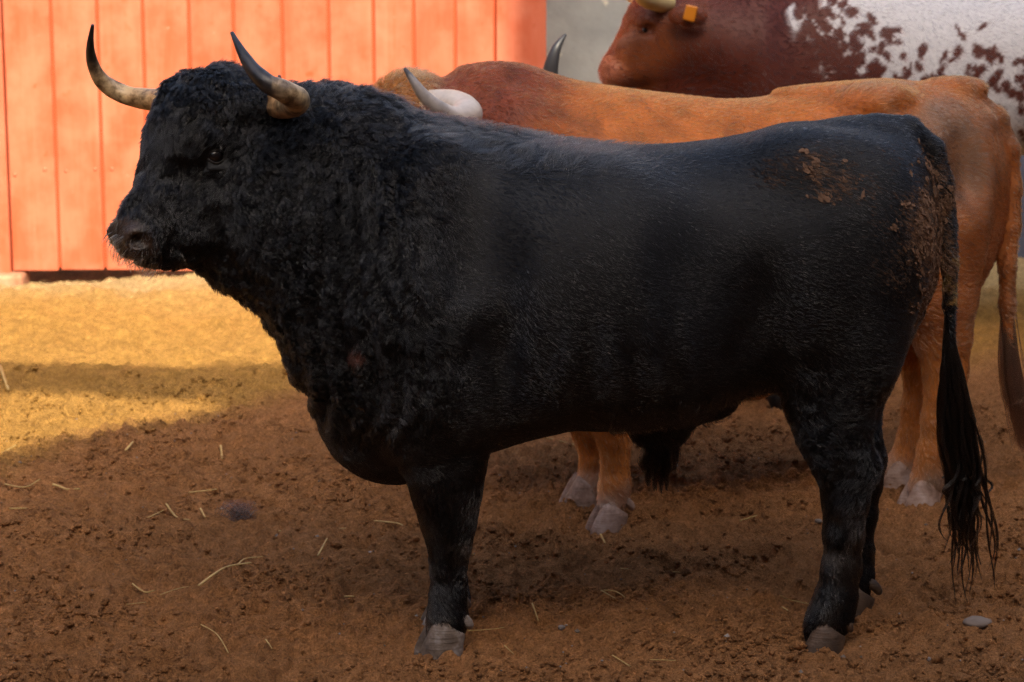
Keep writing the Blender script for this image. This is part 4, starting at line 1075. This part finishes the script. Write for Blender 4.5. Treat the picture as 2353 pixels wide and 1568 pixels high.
def spot_color(P):
    u, v = uv(np.stack([P[:, 0], np.full(len(P), YS0), P[:, 2]], 1))
    n = fbm3(P, 5, 2, 90); n2 = noise3(P[:, 0] * 19, P[:, 1] * 19, P[:, 2] * 13, 91) + .7 * noise3(P[:, 0] * 38, P[:, 1] * 38, P[:, 2] * 28, 92)
    white = np.array([.50, .47, .46]); brown = np.array([.075, .0125, .0045])
    rsp = np.random.default_rng(44); sd = np.full(len(P), -1.0)
    wu = u + 9 * noise3(P[:, 0] * 16, P[:, 1] * 16, P[:, 2] * 16, 94); wv = v + 9 * noise3(P[:, 0] * 16, P[:, 1] * 16, P[:, 2] * 16, 95)
    for k in range(520):
        cu = 1800 + 900 * rsp.random(); cv = 135 + (cu - 1900) * .14 + rsp.normal(0, 62)
        if rsp.random() < .35: cv = rsp.uniform(-20, 230); cu = 1800 + .55 * cv + abs(rsp.normal(0, 55))
        a_, b_ = rsp.uniform(4.5, 11), rsp.uniform(6, 18); th = rsp.normal(.2, .5); ca, sa = math.cos(th), math.sin(th)
        du, dv = wu - cu, wv - cv; sd = np.maximum(sd, 1 - np.sqrt(((du * ca + dv * sa) / a_) ** 2 + ((dv * ca - du * sa) / b_) ** 2))
    edge_ = (u - (1795 + .55 * v)) / 130 + .5 * n
    m = np.maximum(sstep(.25, -.05, edge_ - .25 * n2 * sstep(1.1, .1, edge_)), sstep(-.18, .16, sd))
    c = white * (1 - m[:, None]) + brown * m[:, None]
    face = ((u < 1620) * sstep(-.1, .5, np.exp(-(((u - 1470) / 60) ** 2 + ((v - 110) / 60) ** 2)) + .2 * n))[:, None]
    c = c * (1 - face * .75) + face * .75 * np.array([.22, .062, .018])
    mu = sstep(1440, 1385, u)[:, None]; c = c * (1 - mu * .6) + mu * .6 * np.array([.22, .075, .04])
    return c
o = mesh_obj('body', SV, SQ, MAT['ox_skin'], sp); set_color(o, spot_color(SV))
if HAIR > 0:
    P, N = sample(SV, SQ, SN, int(45000 * HAIR), lambda P, N: np.where(N[:, 1] > .35, .1, 1.0) * np.where(P[:, 2] < .6, .1, 1), 51)
    S = grow(P, N, np.tile(np.array([1.0, 0, -.5]), (len(P), 1)), np.full(len(P), .024), np.full(len(P), .18), .001, .6, .025, .4, 5, 52, .5, 6)
    rs_ = np.random.default_rng(80).random((len(P), 1)); strands('coat', S, .0010, MAT['ox_hair'], sp, np.clip(spot_color(P) ** 1.3 * (.5 + .6 * rs_), 0, .85))
horn(sp, [(1530, 5, YS0 - .16, .045), (1500, -2, YS0 - .30, .046), (1478, -12, YS0 - .42, .04), (1460, -40, YS0 - .48, .028), (1455, -90, YS0 - .48, .012), (1456, -110, YS0 - .48, .005)], 30, MAT['cream_horn'], .02, 7)
horn(sp, [(1520, 0, YS0 + .03, .045), (1480, -6, YS0 + .18, .044), (1450, -16, YS0 + .28, .036), (1432, -45, YS0 + .32, .026), (1430, -95, YS0 + .32, .010), (1432, -110, YS0 + .32, .005)], 30, MAT['cream_horn'], .02, 8)
c_ = np.array(SP(1588, 30, -.315)); V, Fq = box(c_[0] - .028, c_[0] + .022, c_[1] - .012, c_[1] + .002, c_[2] - .035, c_[2] + .03)
V = np.array(V) - c_; ca, sa = math.cos(.25), math.sin(.25); V = np.stack([V[:, 0] * ca + V[:, 2] * sa, V[:, 1], V[:, 2] * ca - V[:, 0] * sa], 1) + c_
o = mesh_obj('ear_tag', V, Fq, MAT['tag'], sp, smooth=False); md = o.modifiers.new('bevel', 'BEVEL'); md.width = .02; md.segments = 4
for ux, dy in ((1850, -.18), (1880, .18), (2660, -.2), (2690, .2)): hoof(sp, SP(ux, 0)[0] - .03, YS0 + dy, 0, .05, 1.15, MAT['mud_hoof'])
c_ = SP(1480, 70, -.17)
V, Fq = tube(spline([(c_[0] - .018, c_[1], c_[2]), c_, (c_[0] + .018, c_[1], c_[2])], 7), [.004, .014, .018, .019, .018, .014, .004], 12); mesh_obj('eye', V, Fq, MAT['eye'], sp)

# ================================================================== DARK HORNED ANIMAL BEYOND THE OX (only a horn tip shows)
hb = empty('dark_bull', (.95, 9.15, 0), 'dark curved horn tip of the animal hidden behind the tan ox', 'bull')
def place(name, data):
    o = bpy.data.objects.new(name, data); C.objects.link(o); o.parent = hb; return o
K = .74
o = place('body', body.data); o.scale = (-K, K, K); o.location = (-.30, 0, 0)
hz = np.array(W(1262, 215, 9.05))
horn(hb, [(1262, 225, 9.05, .034), (1262, 190, 9.0, .032), (1267, 150, 8.97, .027), (1277, 115, 8.96, .019), (1290, 92, 8.97, .011), (1300, 80, 8.98, .005)], 24, MAT['dark_horn'], .02, 9)

# ================================================================== SMALL THINGS ON THE GROUND
def straw_piece(pts_uv, w=.0045, label=None, bend=.0):
    P3 = []
    for i, (u, v) in enumerate(pts_uv):
        x, y = G(u, v); P3.append((x, y, max(ground_z(x + dx_, y + dy_) for dx_ in (-.02, 0, .02) for dy_ in (-.02, 0, .02)) + .006))
    P = spline(P3, 5 * len(P3)); V, Fq = tube(P, np.full(len(P), w * .78) * (1 - .3 * np.linspace(0, 1, len(P))), 7, 0, 0, .6)
    base = Vector(P3[0]); o = mesh_obj('straw', V, Fq, MAT['straw'], None, base=base); o.location = base
    tag(o, label or 'short pale straw lying loose on the brown soil', 'straw', 'straws strewn on the soil'); return o
k_ = 2353 / 2560
def z8(pts): return [((x * .42499) * k_, (1100 + y * .42499) * k_) for x, y in pts]
straw_piece(z8([(1168, 855), (1250, 810), (1340, 780), (1478, 755)]), .0058, 'longest forked straw, its thick yellow stem, left foreground')
straw_piece(z8([(1395, 768), (1440, 730), (1545, 702)]), .004, 'thin upper branch of the forked straw in the left foreground')
straw_piece(z8([(1640, 553), (1800, 548), (1850, 540), (2035, 552)]), .0052, 'long straight straw lying level left of the foreleg')
straw_piece(z8([(945, 955), (1030, 905), (1110, 868)]), .0028, 'thin straw slanting just below the forked straw')
straw_piece(z8([(780, 888), (850, 905), (910, 915)]), .005, 'short thick straw left of the forked straw')
straw_piece(z8([(980, 430), (1040, 465), (1120, 488)]), .005, 'bent straw left of the dark hair tuft')
straw_piece(z8([(1180, 438), (1207, 478)]), .005, 'short straw stub just left of the dark hair tuft')
straw_piece(z8([(315, 335), (355, 340), (400, 358), (468, 372)]), .0085, 'thick yellow straw curl at the far left')
straw_piece(z8([(30, 348), (150, 345), (240, 338)]), .005, 'level straw at the left edge behind the thick curl')
straw_piece(z8([(62, 507), (160, 520)]), .005, 'short straw at the left edge below the thick curl')
straw_piece(z8([(1110, 318), (1250, 312), (1275, 330)]), .005, 'hooked straw lying behind the dark hair tuft')
straw_piece(z8([(1300, 70), (1308, 130)]), .006, 'upright-pointing straw below the bright sand patch')
straw_piece(z8([(1870, 700), (1925, 645)]), .004, 'small straw right of the forked straw, slanting up')
straw_piece(z8([(2200, 478), (2345, 484), (2385, 505)]), .005, 'straw lying level just left of the black foreleg')
straw_piece(z8([(2030, 958), (2082, 985)]), .005, 'short yellow straw below the brisket, middle foreground')
straw_piece(z8([(1185, 1218), (1280, 1260), (1345, 1312)]), .003, 'crooked straw near the bottom edge, left of centre')
straw_piece(z8([(1565, 1305), (1605, 1332)]), .003, 'tiny straw near the bottom edge below the brisket')
straw_piece(z8([(745, 1018), (860, 965)]), .0028, 'thin brown straw left of the crooked one')
straw_piece(z8([(80, 148), (140, 115)]), .006, 'pale straw by the sand patch at the left edge')
straw_piece(z8([(870, 520), (965, 490)]), .003, 'faint straw left of the bent straw')
straw_piece(z8([(740, 130), (785, 105)]), .006, 'blurred straw beyond the thick curl')
def z6(pts): return [((950 + x * .4502) * k_, (1000 + y * .4502) * k_) for x, y in pts]
straw_piece(z6([(1225, 765), (1250, 832)]), .005, 'straw in front of the tan front hoof')
straw_piece(z6([(475, 878), (520, 905)]), .005, 'straw touching the black foreleg on its right')
straw_piece(z6([(1245, 1085), (1310, 1098), (1360, 1138)]), .0035, 'upper straw of the crossed pair between the legs')
straw_piece(z6([(1228, 1102), (1308, 1138)]), .0035, 'lower straw of the crossed pair between the legs')
straw_piece(z6([(845, 1187), (880, 1233)]), .003, 'small straw right of the black fore hoof')
straw_piece(z6([(485, 1322), (600, 1315), (690, 1300)]), .003, 'thin straw behind the heel of the fore hoof')
straw_piece(z6([(690, 1415), (745, 1428)]), .003, 'fine straw below right of the fore hoof')
straw_piece(z6([(1290, 1500), (1390, 1568)]), .0038, 'straw running off the bottom edge near the centre')
straw_piece(z6([(1335, 975), (1380, 995)]), .0035, 'yellow straw midway between fore and hind legs')
straw_piece(z6([(1625, 993), (1666, 1003)]), .0035, 'straw on the soil below the belly tuft')
straw_piece(z6([(910, 248), (1100, 240)]), .007, 'straw behind the belly, left of the tan legs')
straw_piece(z6([(1500, 1563), (1640, 1540)]), .003, 'fine straw along the bottom edge right of centre')
def z7(pts): return [((1850 + x * .5141) * k_, (900 + y * .5141) * k_) for x, y in pts]
straw_piece(z7([(195, 1192), (240, 1178), (360, 1183)]), .0035, 'straw pointing at the black hind leg')
straw_piece(z7([(205, 1205), (240, 1240)]), .004, 'bent straw stub left of the hind hoof')
straw_piece(z7([(0, 808), (80, 785)]), .005, 'pale straw left of the hind hock')
straw_piece(z8([(0, 75), (95, 70)]), .006, 'straw at the left edge in front of the lit sand')
straw_piece([(0, 862), (20, 905)], .010, 'thick straw in the sunlit sand at the left edge')
# tuft of shed hair
x, y = G(545, 1187); z = ground_z(x, y)
r = np.random.default_rng(15); out = []
for i in range(150):
    a = r.uniform(0, 6.28); rad = r.uniform(.01, .05); ph = r.uniform(0, 6.28); t = np.linspace(0, r.uniform(2, 6), 12)
    c0 = r.normal(0, 1, 3) * np.array([.016, .012, .007])
    out.append(np.stack([x + c0[0] + rad * np.cos(a + t), y + c0[1] + rad * .7 * np.sin(a + t), np.maximum(z + .028 + c0[2] + .022 * np.sin(ph + t * 1.3), z + .002)], 1))
tf = empty('hair_tuft', (x, y, z), 'loose wad of shed dark hair lying on the soil', 'hair tuft')
strands('wad', np.array(out), .0004, MAT['tuft_hair'], tf, np.tile(np.array([.02, .018, .02]), (150, 1)) * .6)
# stones one can pick out, then gravel
def stone(x, y, size, colr, seed, flat=.6):
    n1, n2 = 7, 10; V = []; Fq = []
    for i in range(n1 + 1):
        for j in range(n2):
            a, b_ = i / n1 * math.pi, j / n2 * 2 * math.pi; V.append((math.sin(a) * math.cos(b_), math.sin(a) * math.sin(b_) * .8, math.cos(a) * flat))
    V = np.array(V); V = V * (1 + .3 * noise3(V[:, 0] * 1.6 + seed, V[:, 1] * 1.6, V[:, 2] * 1.6, seed))[:, None] * size
    for i in range(n1):
        for j in range(n2): Fq.append((i * n2 + j, (i + 1) * n2 + j, (i + 1) * n2 + (j + 1) % n2, i * n2 + (j + 1) % n2))
    return V, Fq
def lone_stone(u, v, size, colr, label, flat=.6):
    x, y = G(u, v); z = ground_z(x, y); V, Fq = stone(x, y, size, colr, int(u), flat)
    o = mesh_obj('stone', V, Fq, MAT['pebble']); o.location = (x, y, z + size * .2); set_color(o, np.tile(np.array(colr), (len(V), 1)) * (1 + .3 * noise3(V[:, 0] * 90, V[:, 1] * 90, V[:, 2] * 90, 5))[:, None])
    tag(o, label, 'stone', 'stones on the soil')
lone_stone(2248, 1448, .042, (.20, .15, .12), 'flat pale stone half sunk right of the tail tip', .35)
lone_stone(850, 1265, .011, (.36, .28, .22), 'small white pebble left of the black foreleg')
lone_stone(1078, 1256, .008, (.3, .26, .24), 'tiny grey pebble just behind the black foreleg')
lone_stone(258, 1468, .012, (.17, .14, .12), 'grey pebble in the left foreground')
lone_stone(1290, 1455, .011, (.17, .14, .13), 'grey pebble in the middle foreground')
lone_stone(1880, 1222, .012, (.22, .17, .13), 'pale pebble left of the hind shank')
lone_stone(2132, 1583 - 60, .009, (.22, .17, .14), 'small light pebble near the bottom right')
r = np.random.default_rng(19); V = []; Fq = []; cl = []
for i in range(900):
    y = 4.8 + 4.2 * r.random() ** 1.3; x = r.uniform(-.24, .24) * y; s_ = r.uniform(.0015, .0048) * (1 + (r.random() < .06))
    v0 = np.array([(1, 0, 0), (0, .9, 0), (-1, 0, .1), (0, -.9, 0), (.1, .1, .8), (0, 0, -.7)]) * s_ * r.uniform(.7, 1.2, (6, 3)); o = len(V)
    for p in v0: V.append(p + np.array([x, y, ground_z(x, y) + s_ * .3]))
    for a, b_, c in ((0, 1, 4), (1, 2, 4), (2, 3, 4), (3, 0, 4), (1, 0, 5), (2, 1, 5), (3, 2, 5), (0, 3, 5)): Fq.append((o + a, o + b_, o + c))
    t = r.random(); cl += [np.array([.13, .085, .055]) * (1 - t) + t * np.array([.30, .25, .21])] * 6
o = mesh_obj('gravel', V, Fq, MAT['pebble'], None, smooth=False); set_color(o, np.array(cl)); tag(o, 'fine grit scattered over the brown soil', 'gravel', kind='stuff')
